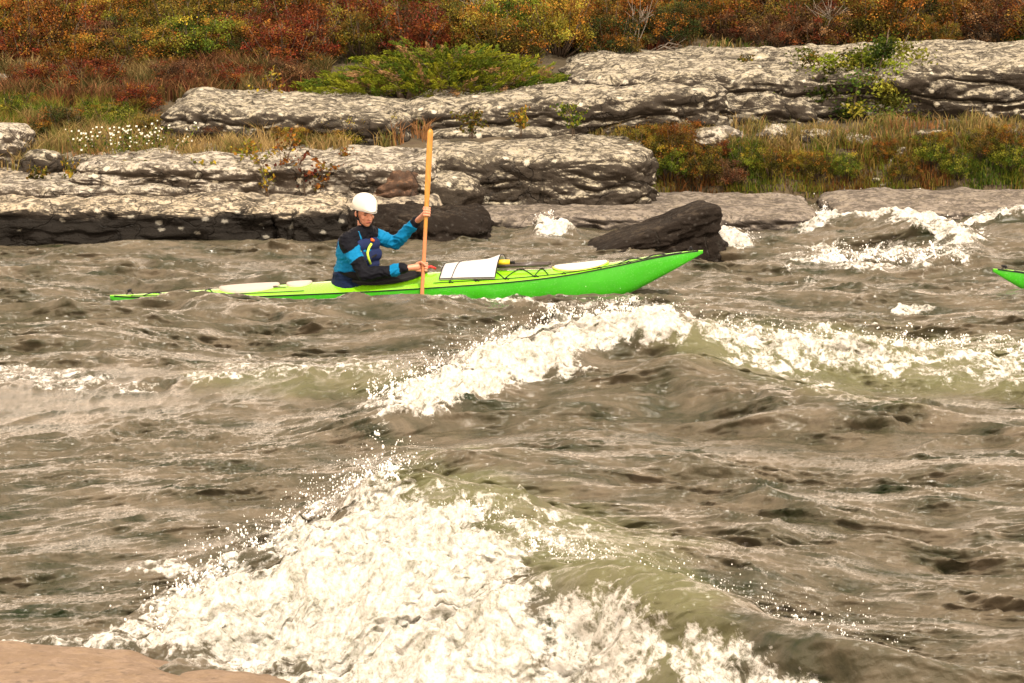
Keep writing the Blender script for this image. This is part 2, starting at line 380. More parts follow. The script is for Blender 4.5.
fc = mixc(t, ramp(t, mth(t, 'ADD', mth(t, 'MULTIPLY', fn, .5), mth(t, 'MULTIPLY', fn2, .5)), [(.40, 0.0), (.56, 1.0)]), (.27, .265, .21), (.64, .62, .58))
p.inputs['IOR'].default_value = 1.33; p.inputs['Roughness'].default_value = .10
t.links.new(wc, p.inputs['Base Color'])
nrm = bump(t, nf, .42, .015); nrm = bump(t, nff, .3, .004, nrm); t.links.new(nrm, p.inputs['Normal'])
q = t.nodes.new('ShaderNodeBsdfPrincipled'); t.links.new(fc, q.inputs['Base Color']); q.inputs['Roughness'].default_value = .8
q.inputs['Specular IOR Level'].default_value = .2; q.inputs['Subsurface Weight'].default_value = .25; q.inputs['Subsurface Radius'].default_value = (.03, .03, .025); q.inputs['Subsurface Scale'].default_value = 1
fh = mth(t, 'ADD', mth(t, 'MULTIPLY', fn, .6), mth(t, 'MULTIPLY', fn2, .4))
t.links.new(bump(t, fh, .9, .05), q.inputs['Normal'])
mx = t.nodes.new('ShaderNodeMixShader'); t.links.new(ff, mx.inputs[0]); t.links.new(p.outputs[0], mx.inputs[1]); t.links.new(q.outputs[0], mx.inputs[2])
t.links.new(mx.outputs[0], t.nodes['Material Output'].inputs[0])
obj('river_water', mesh_np('river_water', np.stack([Xw, Yw, Zw], -1).reshape(-1, 3), gridf(*Xw.shape), True, {'foam': foam.ravel(), 'aer': aer.ravel()}), wm, kind='structure')
# droplets thrown off the breaking crests
ico = bmesh.new(); bmesh.ops.create_icosphere(ico, subdivisions=1, radius=1); IV = np.array([v.co[:] for v in ico.verts]); IF = np.array([[v.index for v in f.verts] for f in ico.faces]); ico.free()
M['spray'] = plain('spray', (.86, .85, .82), .35, .05, 20)
def surf_at(px, py):
    i = np.argmin((PX - px) ** 2 + (PY - py) ** 2 + 1e9 * ((Yw < 11) | (Yw > 34)) + np.where(np.abs(PX-px) > 6, 1e6, 0)); return Vector((Xw.flat[i], Yw.flat[i], Zw.flat[i]))
def spray(name, line, njets, v0, rmax, label, loose=0):
    P0 = []; R = []
    base = [surf_at(*q) for q in line]
    for j in range(njets):
        k = random.random() * (len(base) - 1); i = int(k); b = base[i].lerp(base[i + 1], k - i)
        b = b + Vector((random.gauss(0, .05), random.gauss(0, .08), -.01))
        sp = v0 * random.random() ** 2.6; d = Vector((random.gauss(0, .4), random.gauss(0, .35), 1)) * sp
        r0 = rmax * (.12 + 1.3 * random.random() ** 3) ; n = random.randint(8, 26); tm = 2 * sp / 9.8 * random.uniform(.35, .8)
        jit = random.uniform(.002, .012)
        for q in range(n):
            tt = tm * (q + random.random()) / n
            P0.append(b + d * tt + Vector((random.gauss(0, jit), random.gauss(0, jit), random.gauss(0, jit) - 4.9 * tt * tt)))
            R.append(r0 * random.uniform(.25, 1) * (1 - .5 * q / n))
    for j in range(int(loose * 2.6)):
        k = random.random() * (len(base) - 1); i = int(k); b = base[i].lerp(base[i + 1], k - i)
        P0.append(b + Vector((random.gauss(0, .12), random.gauss(0, .15), abs(random.gauss(0, .035)) * v0))); R.append(rmax * (.07 + .7 * random.random() ** 5))
    P0 = np.array(P0); R = np.array(R) * .75; st = np.stack([np.ones(len(R)), np.ones(len(R)), RNG.uniform(.8, 1.9, len(R))], 1)
    V = (P0[:, None] + IV[None] * R[:, None, None] * st[:, None]).reshape(-1, 3)
    Fc = (IF[None] + (np.arange(len(P0)) * len(IV))[:, None, None]).reshape(-1, 3)
    return obj(name, mesh_np(name, V, Fc), M['spray'], label=label, cat='spray', kind='stuff')
spray('spray', [(150,628),(215,572),(262,552),(300,528),(340,500),(372,478),(400,470)], 420, 1.9, .011, 'fine white droplets flying above the left edge of the nearest breaking wave', 900)
spray('spray', [(385,480),(470,505),(540,545),(600,560),(700,590),(800,620),(900,650)], 300, 1.0, .008, 'droplets scattered over the rolling crest of the nearest wave at lower right', 800)
spray('spray', [(378,405),(440,366),(520,335),(600,312),(690,318)], 480, 1.7, .012, 'white droplets along the foaming left half of the middle wave', 900)
spray('spray', [(700,325),(780,340),(880,345),(960,350),(1060,352)], 300, 1.8, .012, 'white droplets along the low right half of the middle wave', 500)
spray('spray', [(800,222),(840,206),(880,200),(920,208),(980,238)], 260, 1.6, .014, 'droplets on the curling crest of the wave right of the dark boulder', 400)
spray('spray', [(820,262),(860,258),(920,258),(970,260)], 260, 1.9, .016, 'splash at the foot of the wave right of the dark boulder', 300)
spray('spray', [(540,228),(556,222),(572,226)], 110, 1.5, .014, 'small splash between the shore ledge and the dark boulder', 60)
spray('spray', [(714,240),(728,236),(745,244)], 130, 1.5, .014, 'small splash against the right end of the dark boulder', 80)
spray('spray', [(180,236),(220,236),(262,237),(272,236)], 60, 2.2, .007, 'thin splash rising against the dark face of the shore ledge', 160)
# ------------------------------------------------------------------ rocks
def cubesphere(n):
    V = []; Fc = []; g = np.linspace(-1, 1, n + 1); a, b = np.meshgrid(np.tan(g * math.pi / 4), np.tan(g * math.pi / 4))
    for ax in range(3):
        for s in (-1, 1):
            c = np.full(a.shape, float(s)); q = [None] * 3; q[ax] = c; q[(ax + 1) % 3] = a; q[(ax + 2) % 3] = b
            f = gridf(n + 1, n + 1) + len(V) * (n + 1) ** 2
            if s < 0: f = f[:, ::-1]
            V.append(np.stack(q, -1).reshape(-1, 3)); Fc.append(f)
    return np.concatenate(V), np.concatenate(Fc)
def rock(name, c, dims, mat, label, seed=0, n=64, box=3.4, rot=(0, 0, 0), rough=.12, group=None, cat='rock', strata=0.0, taper=0, block=.5):
    V, Fc = cubesphere(n); k = (np.abs(V) ** box).sum(1) ** (1 / box); D = V / k[:, None]
    hd = np.array(dims) / 2; Q = D * hd; mn_ = min(hd)
    s = seed * 7.3
    nl = fbm(Q[:, 0] * 1.1 / max(.35, mn_ * 1.5) + s, Q[:, 1] * 1.1 / max(.35, mn_ * 1.5), Q[:, 2] * 1.5 / max(.35, mn_ * 1.5) + 3.1, 3, 3)
    nm = 1 - 2 * np.abs(pn(Q[:, 0] * 2.6 + s, Q[:, 1] * 2.6, Q[:, 2] * 5 + 1.7, 8))
    nh = fbm(Q[:, 0] * 9 + s, Q[:, 1] * 9, Q[:, 2] * 12 + .7, 3, 15)
    disp = rough * (nl * 1.0 - .35 * np.clip(nm - .55, 0, 1) * 2) + .018 * nh
    # joints: narrow sunken cracks
    w = pn(Q[:, 0] * .9 + s + 5, Q[:, 1] * .9, Q[:, 2] * .9, 21); cr = np.exp(-(np.abs(w) / .022) ** 2); disp -= cr * rough * .5
    if strata: disp += strata * (np.abs(((Q[:, 2] + .06 * nl) / .16) % 1 - .5) - .25)
    nv = D * np.array([1 / hd[0], 1 / hd[1], 1 / hd[2]]); nv = np.sign(D) * np.abs(D) ** (box - 1) / hd; nv /= np.linalg.norm(nv, axis=1)[:, None] + 1e-9
    sb = fbm(Q[:, 0] * 1.6 + s + 9, Q[:, 1] * 1.6, Q[:, 2] * 3.2, 3, 61) * 3.2 + .3 * nm; sb = (np.floor(sb) + sst(.32, .68, sb - np.floor(sb))) / 3.2; disp += block * rough * sb
    disp = disp * (1 - .55 * np.clip(nv[:, 2], 0, 1)); lay = np.abs(((Q[:, 2] + .10 * nl + .05 * Q[:, 0]) / .30) % 1 - .5) * 2; disp -= .09 * min(1, mn_ * 2) * np.exp(-(lay / .14) ** 2) * np.clip(.5 + nl, 0, 1) * (1 - np.abs(nv[:, 2]))
    Q = Q + nv * disp[:, None]
    if taper: tq = (Q[:, 0] / hd[0] + 1) / 2; Q[:, 2] = np.where(Q[:, 2] > -hd[2] * .4, -hd[2] * .4 + (Q[:, 2] + hd[2] * .4) * (1 - taper + taper * np.clip(tq, 0, 1)), Q[:, 2])
    o = obj(name, mesh_np(name, Q, Fc), mat, label=label, cat=cat, group=group)
    # weld the cube seams so the surface is closed and smooth
    bm = bmesh.new(); bm.from_mesh(o.data); bmesh.ops.remove_doubles(bm, verts=bm.verts, dist=1e-4); bm.to_mesh(o.data); bm.free()
    o.location = c; o.rotation_euler = tuple(math.radians(a) for a in rot); return o
def rockpx(name, x0, x1, yt, yb, depth, mat, label, base=None, bury=.35, **kw):
    f = Vector(base) if base is not None else T((x0 + x1) / 2, yb)
    Yc = f.y + depth * .5
    a = P(x0, yb, Yc); b = P(x1, yb, Yc); top = P((x0 + x1) / 2, yt, f.y + depth * .62).z
    zb = f.z - bury
    return rock(name, ((a.x + b.x) / 2, Yc, (top + zb) / 2), (b.x - a.x, depth, max(.12, top - zb)), mat, label, **kw)
R = M
# shore ledges
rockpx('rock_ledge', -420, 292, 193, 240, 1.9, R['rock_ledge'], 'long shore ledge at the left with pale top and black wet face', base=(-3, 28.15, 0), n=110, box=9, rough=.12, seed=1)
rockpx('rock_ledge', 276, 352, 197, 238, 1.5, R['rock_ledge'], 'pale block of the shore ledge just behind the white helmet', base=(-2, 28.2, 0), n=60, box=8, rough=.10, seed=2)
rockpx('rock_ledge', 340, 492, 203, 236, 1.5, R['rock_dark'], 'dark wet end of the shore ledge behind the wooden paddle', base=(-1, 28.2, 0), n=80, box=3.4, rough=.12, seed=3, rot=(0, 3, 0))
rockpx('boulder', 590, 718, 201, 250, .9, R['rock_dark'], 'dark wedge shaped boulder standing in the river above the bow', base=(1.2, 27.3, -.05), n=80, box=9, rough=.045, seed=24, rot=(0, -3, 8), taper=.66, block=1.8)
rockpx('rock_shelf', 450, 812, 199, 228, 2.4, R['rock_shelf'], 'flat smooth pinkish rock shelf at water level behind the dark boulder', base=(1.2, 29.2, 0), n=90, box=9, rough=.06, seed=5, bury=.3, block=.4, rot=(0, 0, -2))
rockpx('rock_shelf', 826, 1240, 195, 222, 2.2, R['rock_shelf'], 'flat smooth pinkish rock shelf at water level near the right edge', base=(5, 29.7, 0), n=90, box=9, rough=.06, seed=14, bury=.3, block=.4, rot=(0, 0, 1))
# slabs
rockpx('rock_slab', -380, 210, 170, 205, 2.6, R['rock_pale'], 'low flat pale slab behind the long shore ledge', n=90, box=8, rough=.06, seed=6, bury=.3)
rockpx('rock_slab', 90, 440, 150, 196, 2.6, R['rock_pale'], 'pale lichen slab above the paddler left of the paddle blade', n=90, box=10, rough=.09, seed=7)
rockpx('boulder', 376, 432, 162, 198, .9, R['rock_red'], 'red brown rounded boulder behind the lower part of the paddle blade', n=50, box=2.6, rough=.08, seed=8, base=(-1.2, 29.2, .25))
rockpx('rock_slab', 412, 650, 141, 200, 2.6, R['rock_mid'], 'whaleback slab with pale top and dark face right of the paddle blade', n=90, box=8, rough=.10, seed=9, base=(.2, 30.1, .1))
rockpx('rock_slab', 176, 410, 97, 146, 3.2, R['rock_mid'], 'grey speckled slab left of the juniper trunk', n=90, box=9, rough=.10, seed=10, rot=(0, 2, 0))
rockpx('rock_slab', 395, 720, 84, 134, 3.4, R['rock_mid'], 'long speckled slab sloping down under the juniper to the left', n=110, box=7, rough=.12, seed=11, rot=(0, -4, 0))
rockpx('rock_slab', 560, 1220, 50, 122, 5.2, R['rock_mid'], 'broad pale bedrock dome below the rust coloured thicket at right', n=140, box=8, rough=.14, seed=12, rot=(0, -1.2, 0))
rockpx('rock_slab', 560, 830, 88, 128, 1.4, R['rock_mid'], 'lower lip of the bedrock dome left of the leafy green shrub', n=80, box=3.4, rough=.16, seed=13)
small = [('rock', 404, 480, 172, 204, .9, 'mid', 'low grey brown rock just right of the red brown boulder'), ('rock', 420, 560, 124, 138, 1.0, 'mid', 'low dark rock strip between the whaleback slab and the long speckled slab'),
 ('rock', 686, 748, 126, 152, .6, 'pale', 'largest pale boulder in the right bank below the bedrock dome'),
 ('rock', 752, 790, 124, 142, .5, 'pale', 'pale stone just right of the largest bank boulder'), ('rock', 796, 836, 128, 148, .5, 'mid', 'grey stone in the middle of the right bank'),
 ('rock', 836, 876, 132, 146, .4, 'pale', 'flat pale stone under the leafy green shrub'), ('rock', 862, 920, 143, 166, .6, 'pale', 'rounded pale stone half sunk in green plants at right'),
 ('rock', 900, 960, 126, 142, .6, 'mid', 'flat grey stone beneath the right end of the leafy shrub'), ('rock', 960, 1040, 128, 148, .7, 'mid', 'grey stone at the right edge below the dome'),
 ('rock', 864, 898, 176, 190, .4, 'pale', 'small pale stone at the water edge on the right'), ('rock', 722, 800, 152, 164, .5, 'mid', 'thin flat stone in front of the largest bank boulder'),
 ('rock', -30, 34, 122, 168, .8, 'pale', 'pale rounded rock cut by the left edge of the picture'), ('rock', 16, 68, 150, 174, .5, 'mid', 'grey split stone left of the white flowers'),
 ('rock', 62, 100, 154, 172, .4, 'mid', 'small dark stone below the white flowers'), ('rock', -30, 30, 72, 92, .8, 'pale', 'pale rock at the left edge under the shrubs'),
 ('rock', 212, 270, 154, 170, .5, 'mid', 'flat grey stone in the dry grass left of the saplings'), ('rock', 312, 372, 152, 176, .6, 'pale', 'pale stone right of the orange leaved saplings'),
 ('rock', 120, 150, 158, 170, .3, 'pale', 'small pale stone right of the white flowers'), ('rock', 548, 580, 186, 202, .3, 'mid', 'small grey stone at the foot of the whaleback slab'),
 ('rock', 430, 520, 192, 206, .5, 'red', 'low red brown rock between the paddle and the whaleback slab'), ('rock', 596, 640, 104, 124, .4, 'mid', 'grey block under the lip of the bedrock dome')]
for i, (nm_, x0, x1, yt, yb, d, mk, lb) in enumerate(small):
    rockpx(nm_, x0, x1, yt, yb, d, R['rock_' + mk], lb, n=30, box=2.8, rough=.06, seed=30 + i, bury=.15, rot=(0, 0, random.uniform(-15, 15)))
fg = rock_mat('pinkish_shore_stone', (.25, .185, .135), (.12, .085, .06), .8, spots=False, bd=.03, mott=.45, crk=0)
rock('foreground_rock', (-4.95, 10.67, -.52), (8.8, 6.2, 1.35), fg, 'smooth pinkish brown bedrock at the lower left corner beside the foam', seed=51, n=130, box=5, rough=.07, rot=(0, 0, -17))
# ------------------------------------------------------------------ foliage
def leaves(C, size, cols, up=.3, aspect=.6):
    """C: centres (n,3), cols (n,3): one small folded leaf (diamond) each"""
    n = len(C); d = RNG.normal(size=(n, 3)); d[:, 2] = np.abs(d[:, 2]) * .6 + up; d /= np.linalg.norm(d, axis=1)[:, None]
    s = np.cross(d, RNG.normal(size=(n, 3))); s /= np.linalg.norm(s, axis=1)[:, None]
    sz = (size * RNG.uniform(.6, 1.3, n))[:, None]; a = C - d * sz * .5; b = C + s * sz * aspect * .5; c = C + d * sz * .5; e = C - s * sz * aspect * .5
    V = np.stack([a, b, c, e], 1).reshape(-1, 3); Fc = np.arange(4 * n).reshape(n, 4)
    return V, Fc, np.repeat(cols, 4, 0)
PAL = {'rust': [(.150, .050, .010), (.085, .030, .010), (.22, .095, .015), (.045, .035, .010), (.10, .075, .014)],
 'red': [(.105, .020, .010), (.060, .013, .009), (.15, .045, .014), (.035, .018, .010)],
 'olive': [(.070, .066, .010), (.040, .042, .009), (.13, .11, .016), (.11, .065, .014), (.024, .028, .008)],
 'green': [(.04, .068, .009), (.022, .042, .007), (.10, .125, .012), (.15, .15, .02)],
 'yellow': [(.26, .19, .02), (.15, .13, .02), (.09, .10, .014), (.20, .10, .018)],
 'dark': [(.012, .022, .007), (.020, .030, .008), (.032, .038, .010), (.05, .03, .010)],
 'brown': [(.085, .042, .020), (.055, .030, .017), (.14, .08, .035), (.035, .024, .014)]}
def shrub_meshes(kind, w, h, nclump, per, leaf, seed, flat=.55, accent=None):
    rg = np.random.default_rng(seed); C = []; cols = []; paths = []
    pal = np.array(PAL[kind]); cl = []
    for i in range(nclump):
        az = rg.uniform(0, 2 * math.pi); r = math.sqrt(rg.uniform(0, 1)) ; zt = (1 - r ** 2.2) ** .5
        hh = h * (flat + (1 - flat) * zt) * rg.uniform(.35, 1.05) if rg.random() < .85 else h * rg.uniform(1.0, 1.22)
        cl.append((r * w / 2 * math.cos(az), r * w / 2 * math.sin(az), hh))
    for i, c in enumerate(cl):
        c = np.array(c); n = int(per * rg.uniform(.5, 1.4)); rr = w * rg.uniform(.035, .065)
        g = rg.normal(size=(n, 3)) * np.array([rr, rr, rr * .8]); C.append(c + g); base = pal[rg.integers(len(pal))]
        if accent is not None and rg.random() < accent[1]: base = np.array(PAL[accent[0]])[rg.integers(len(PAL[accent[0]]))]
        q = pal[rg.integers(len(pal), size=n)]; mixv = rg.uniform(0, .45, (n, 1))
        cols.append((base * (1 - mixv) + q * mixv) * rg.uniform(.4, 1.9) * rg.uniform(.65, 1.6, (n, 1)))
        if i % 3 == 0:
            b = np.array([c[0] * .15, c[1] * .15, -.05]); m_ = b * .4 + c * .6 + rg.normal(size=3) * .04
            m_[2] = c[2] * .5; paths.append(([b, m_, c, c + (c - m_) * .25 + np.array([0, 0, .04])], [.014 * w, .009 * w, .005 * w, .002 * w]))
    V, Fc, cc = leaves(np.concatenate(C), leaf, np.concatenate(cols))
    V[:, 2] = np.maximum(V[:, 2], -.03)
    fm = mesh_np('foliage', V, Fc, False, {'col': cc}); fm.materials.append(M['leaf'])
    sm = tube(paths, 4); sm.materials.append(M['bark']); return fm, sm
def add_plant(name, meshes, loc, label, cat, rz=0, s=(1, 1, 1), group=None, parts=('foliage', 'stem')):
    e = empty(name, loc, label, cat, group); e.rotation_euler.z = rz; e.scale = s
    for n_, me in zip(parts, meshes):
        o = bpy.data.objects.new(n_, me); COL.objects.link(o); o.parent = e
    return e
protos = {}
for kind, acc in (('rust', ('olive', .3)), ('red', ('rust', .3)), ('olive', ('rust', .35)), ('green', ('yellow', .15)), ('yellow', ('rust', .3)), ('dark', ('rust', .25)), ('brown', ('red', .3))):
    protos[kind] = [shrub_meshes(kind, 1.2, .72, 135, 80, .036, hash(kind) % 1 + 100 * len(protos) + j, accent=acc) for j in range(2)]
zones = [(-400, 60, 'at the far left'), (60, 190, 'above the white flowers'), (190, 320, 'left of the juniper'), (320, 445, 'behind the juniper, left half'),
         (445, 570, 'behind the juniper, right half'), (570, 700, 'just right of the juniper'), (700, 830, 'over the left of the dome'), (830, 940, 'above the leafy green shrub'), (940, 1500, 'at the far right')]
cname = {'rust': 'rust orange', 'red': 'deep red', 'olive': 'olive', 'green': 'green', 'yellow': 'yellow', 'dark': 'dark green', 'brown': 'reddish brown'}
ordn = ['first', 'second', 'third', 'fourth', 'fifth', 'sixth', 'seventh', 'eighth', 'ninth', 'tenth', 'eleventh', 'twelfth']
plan = []
rr_ = random.Random(21)
def zone_kind(px, py):
    if px < 140: c = ['rust', 'red', 'brown', 'dark', 'yellow', 'olive', 'red']
    elif px < 225: c = ['olive', 'green', 'dark', 'olive', 'rust']
    elif px < 330: c = ['rust', 'red', 'olive', 'dark', 'red']
    elif px < 450: c = ['rust', 'olive', 'red', 'dark', 'green']
    elif px < 560: c = ['olive', 'dark', 'green', 'rust', 'yellow']
    elif px < 700: c = ['rust', 'olive', 'dark', 'green', 'yellow']
    else: c = ['rust', 'red', 'dark', 'olive', 'brown', 'olive', 'red', 'rust']
    return rr_.choice(c)
for row, (py, step) in enumerate([(-34, 92), (-14, 84), (4, 76), (20, 70), (34, 58), (46, 54), (50, 52), (60, 50), (70, 50), (80, 48)]):
    px = -230 + rr_.uniform(0, 40)
    while px < 1250:
        lim = 76 if px < 330 else (62 if px < 450 else (66 if px < 560 else (68 if px < 650 else 50)))
        y = py + rr_.uniform(-6, 6)
        if y < lim: plan.append((px, y, zone_kind(px, y), rr_.uniform(.5, .95) if y > -10 else rr_.uniform(.9, 1.4)))
        px += step * rr_.uniform(.8, 1.2)
cnt = {}
for px, py, kd, sc_ in sorted(plan):
    zn = next(z for z in zones if z[0] <= px < z[1])[2]
    rowname = 'back' if py < 0 else ('upper' if py < 25 else ('middle' if py < 46 else 'front'))
    key = (kd, zn, rowname); cnt[key] = cnt.get(key, 0) + 1; k = cnt[key]
    lab = '%s%s shrub, %s row of the thicket, %s' % ('' if k == 1 else ordn[k - 1] + ' ', cname[kd], rowname, zn)
    loc = T(px, max(py, 1)) if py >= 1 else None
    if loc is None:
        yy = 42.3 + (-py) * .16; xx = (px - 512) / F * yy; loc = Vector((xx, yy, float(terr(xx, yy))))
    loc.z -= .04
    add_plant('shrub', protos[kd][rr_.randrange(2)], loc, lab, 'shrub', rr_.uniform(0, 6.28), (sc_, sc_, sc_ * rr_.uniform(.75, 1.05)), 'shrubs of the autumn thicket')
# low shrubs on the right bank between the slabs and the water
bank = [(592,178,'olive',.5),(622,186,'red',.42),(640,170,'olive',.6),(668,184,'green',.5),(676,160,'rust',.55),(704,178,'olive',.52),(730,186,'brown',.42),(745,170,'green',.42),(770,180,'olive',.45),(800,172,'yellow',.32),
 (815,184,'olive',.42),(845,178,'green',.40),(884,160,'rust',.32),(905,180,'olive',.38),(930,166,'green',.42),(958,178,'green',.42),(985,160,'olive',.45),(1010,172,'green',.46),(1040,160,'rust',.5),(655,150,'yellow',.35),(720,158,'red',.3),(940,150,'yellow',.3),(1000,146,'rust',.35)]
seen = {}
for px, py, kd, sc_ in bank:
    side = 'behind the dark boulder' if px < 690 else ('below the largest bank boulder' if px < 790 else ('in the middle of the bank' if px < 895 else 'near the right edge'))
    key = (kd, side); seen[key] = seen.get(key, 0) + 1
    sc_ *= .8; size = 'small ' if sc_ < .3 else 'low '
    lab = '%s%s%s bush on the right river bank %s' % ('' if seen[key] == 1 else ordn[seen[key] - 1] + ' ', size, cname[kd], side)
    l = T(px, py); add_plant('low_bush', protos[kd][rr_.randrange(2)], (l.x, l.y, l.z - .03), lab, 'bush', rr_.uniform(0, 6), (sc_, sc_, sc_ * 1.05), 'bushes on the right river bank')
left = [(12,120,'green',.45,'low green bush at the left edge beside the pale rock'),(60,138,'dark',.5,'dark green mound behind the white flowers'),(105,128,'green',.45,'bright green mound right behind the white flowers'),(140,112,'red',.5,'low red bush uphill of the white flowers'),
 (40,96,'red',.6,'wide red heath bush near the left edge'),(95,92,'red',.6,'red heath bush above the dark green mound'),(180,92,'brown',.55,'reddish brown bush at the upper end of the grey slab'),(240,92,'red',.5,'red bush on top of the grey slab'),(290,88,'brown',.5,'brown bush touching the left end of the juniper'),
 (158,138,'olive',.4,'small olive bush right of the white flowers'),(205,146,'brown',.35,'tiny brown bush on the dry grass strip'),(345,146,'yellow',.45,'yellow tufted bush below the juniper trunk'),(290,148,'yellow',.35,'small yellow bush behind the orange saplings'),(378,140,'olive',.4,'small olive bush left of the paddle tip'),(8,160,'brown',.35,'small brown bush low at the left edge')]
for px, py, kd, sc_, lab in left:
    l = T(px, py); add_plant('low_bush', protos[kd][rr_.randrange(2)], (l.x, l.y, l.z - .03), lab, 'bush', rr_.uniform(0, 6), (sc_ * 1.2, sc_, sc_ * .8), 'bushes on the left river bank')
dome = [(700,95,'red',.35,'small red bush on the face of the bedrock dome'),(640,112,'red',.32,'small red bush over the lower lip of the dome'),(810,118,'rust',.42,'rust bush at the left foot of the leafy green shrub'),(940,112,'olive',.5,'olive bush at the right foot of the leafy green shrub'),(975,118,'rust',.45,'rust bush on the dome near the right edge'),
 (800,95,'red',.35,'red bush left of the leafy green shrub'),(925,90,'red',.35,'dark red bush behind the right part of the leafy shrub'),(785,130,'olive',.35,'olive bush below the lip of the dome'),(850,128,'dark',.4,'dark bush in the hollow under the leafy green shrub')]
for px, py, kd, sc_, lab in dome:
    l = P(px, py, 33.9 if py > 104 else 34.6); add_plant('low_bush', protos[kd][rr_.randrange(2)], (l.x, l.y, l.z - .03), lab, 'bush', rr_.uniform(0, 6), (sc_, sc_, sc_), 'bushes on the bedrock dome')
# leafy green shrub
gm = shrub_meshes('green', 1.15, .66, 120, 150, .034, 77, flat=.3, accent=('olive', .45))
l = P(868, 124, 33.6); add_plant('leafy_shrub', gm, (l.x, l.y, l.z - .05), 'tall leafy green and yellow shrub in front of the bedrock dome', 'shrub', .4, (1.55, 1.0, 1.2))
# juniper
def juniper(px, py, w, d, h):
    rg = np.random.default_rng(5); l = T(px, py); C = []; D = []; cols = []; paths = []
    for i in range(520):
        az = rg.uniform(0, 2 * math.pi); r = rg.uniform(0, 1) ** .6
        bx, by = r * w / 2 * math.cos(az), r * d / 2 * math.sin(az)
        hh = h * (.12 + .88 * (1 - r ** 2.2)) * rg.uniform(.15, 1.12) * (1.0 - .25 * (bx / w))
        dirv = np.array([math.cos(az) * .9 + rg.normal() * .25, math.sin(az) * .5 + rg.normal() * .25, rg.uniform(.1, .55)]); dirv /= np.linalg.norm(dirv)
        L = rg.uniform(.22, .42); n = 120; tt = rg.uniform(0, 1, n); p0 = np.array([bx, by, hh * .7 - .04])
        off = rg.normal(size=(n, 3)) * (.038 * (1.15 - tt))[:, None]
        curve = np.array([0, 0, 1])[None] * (tt ** 2 * -.05)[:, None]
        C.append(p0 + dirv * (tt * L)[:, None] + off + curve); D.append(np.repeat(dirv[None], n, 0) + rg.normal(size=(n, 3)) * .35)
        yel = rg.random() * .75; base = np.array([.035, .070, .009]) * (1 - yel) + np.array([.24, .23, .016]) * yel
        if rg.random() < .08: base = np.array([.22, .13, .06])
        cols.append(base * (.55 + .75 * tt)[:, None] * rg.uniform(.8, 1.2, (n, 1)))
        if i % 8 == 0: paths.append(([(bx * .1 - w * .1, 0, 0), (bx * .5, by * .5, hh * .35), tuple(p0), tuple(p0 + dirv * L * .7)], [.035, .02, .01, .004]))
    C = np.concatenate(C); D = np.concatenate(D); D /= np.linalg.norm(D, axis=1)[:, None]; cols = np.concatenate(cols); n = len(C)
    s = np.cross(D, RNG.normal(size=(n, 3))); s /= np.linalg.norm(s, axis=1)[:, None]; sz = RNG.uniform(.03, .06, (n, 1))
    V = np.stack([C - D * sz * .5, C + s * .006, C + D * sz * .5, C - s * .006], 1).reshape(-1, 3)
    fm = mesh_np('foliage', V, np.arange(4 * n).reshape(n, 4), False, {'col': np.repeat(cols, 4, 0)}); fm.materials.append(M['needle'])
    sm = tube(paths, 5); sm.materials.append(M['bark'])
    e = add_plant('juniper', (fm, sm), (l.x, l.y, l.z + .05), 'wide low green juniper spreading over the grey slabs', 'juniper', parts=('foliage', 'branch'))
    tk = tube([([(-.42, -.45, -.45), (-.44, -.40, -.2), (-.40, -.25, 0), (-.5, -.05, .12), (-.35, .1, .3)], [.09, .075, .07, .05, .03]), ([(-.44, -.40, -.2), (-.55, -.42, 0), (-.62, -.3, .16)], [.05, .035, .02])], 8)
    o = obj('trunk', tk, M['bark'], e); return e
juniper(447, 97, 3.0, 1.9, .66)
# saplings, stems, flowers
def sapling(px, py, h, kind, label, nl=60, name='sapling', leaf=.05, group=None, base=None):
    rg = np.random.default_rng(int(px * 7 + py)); l = base or T(px, py); paths = []; C = []; cols = []
    for k in range(3):
        a = np.array([rg.normal() * .02, rg.normal() * .02, -.05]); lean = rg.normal(size=2) * .18 * h
        pts = [a + np.array([lean[0] * q * q, lean[1] * q * q, h * q * rg.uniform(.95, 1.05)]) for q in np.linspace(0, 1, 5)]
        paths.append((pts, np.linspace(.008, .002, 5)))
        for b in range(5):
            i = rg.integers(1, 4); p0 = pts[i]; e = p0 + np.array([rg.normal() * .12, rg.normal() * .1, rg.uniform(.04, .16)]) * h / .5
            paths.append(([p0, (p0 + e) / 2 + [0, 0, .02], e], [.004, .003, .0015])); n = nl // 12
            C.append(p0 + (e - p0) * rg.uniform(.3, 1.1, (n, 1)) + rg.normal(size=(n, 3)) * .02); cols.append(np.array(PAL[kind])[rg.integers(len(PAL[kind]), size=n)] * 1.2)
    V, Fc, cc = leaves(np.concatenate(C), leaf, np.concatenate(cols)); fm = mesh_np('foliage', V, Fc, False, {'col': cc}); fm.materials.append(M['leaf'])
    sm = tube(paths, 4); sm.materials.append(M['bark']); return add_plant(name, (fm, sm), l, label, 'sapling', group=group)
for a in [(268, 196, .50, 'yellow', 'yellow leaved sapling leftmost on the pale slab'), (284, 194, .62, 'rust', 'orange leaved sapling second from left on the pale slab'), (304, 196, .46, 'red', 'red leaved sapling between the two bare stems on the pale slab'),
          (326, 194, .40, 'rust', 'short orange sapling closest to the helmet'), (205, 190, .32, 'yellow', 'small yellow sapling at the left end of the pale slab'), (140, 188, .30, 'olive', 'olive weed growing from the crack behind the long ledge'),
          (165, 189, .26, 'olive', 'short olive weed right of the taller crack weed'), (75, 186, .28, 'yellow', 'yellow weed in the crack near the left edge'), (272, 110, .5, 'yellow', 'yellow sapling against the grey speckled slab')]:
    sapling(a[0], a[1], a[2], a[3], a[4], 110)
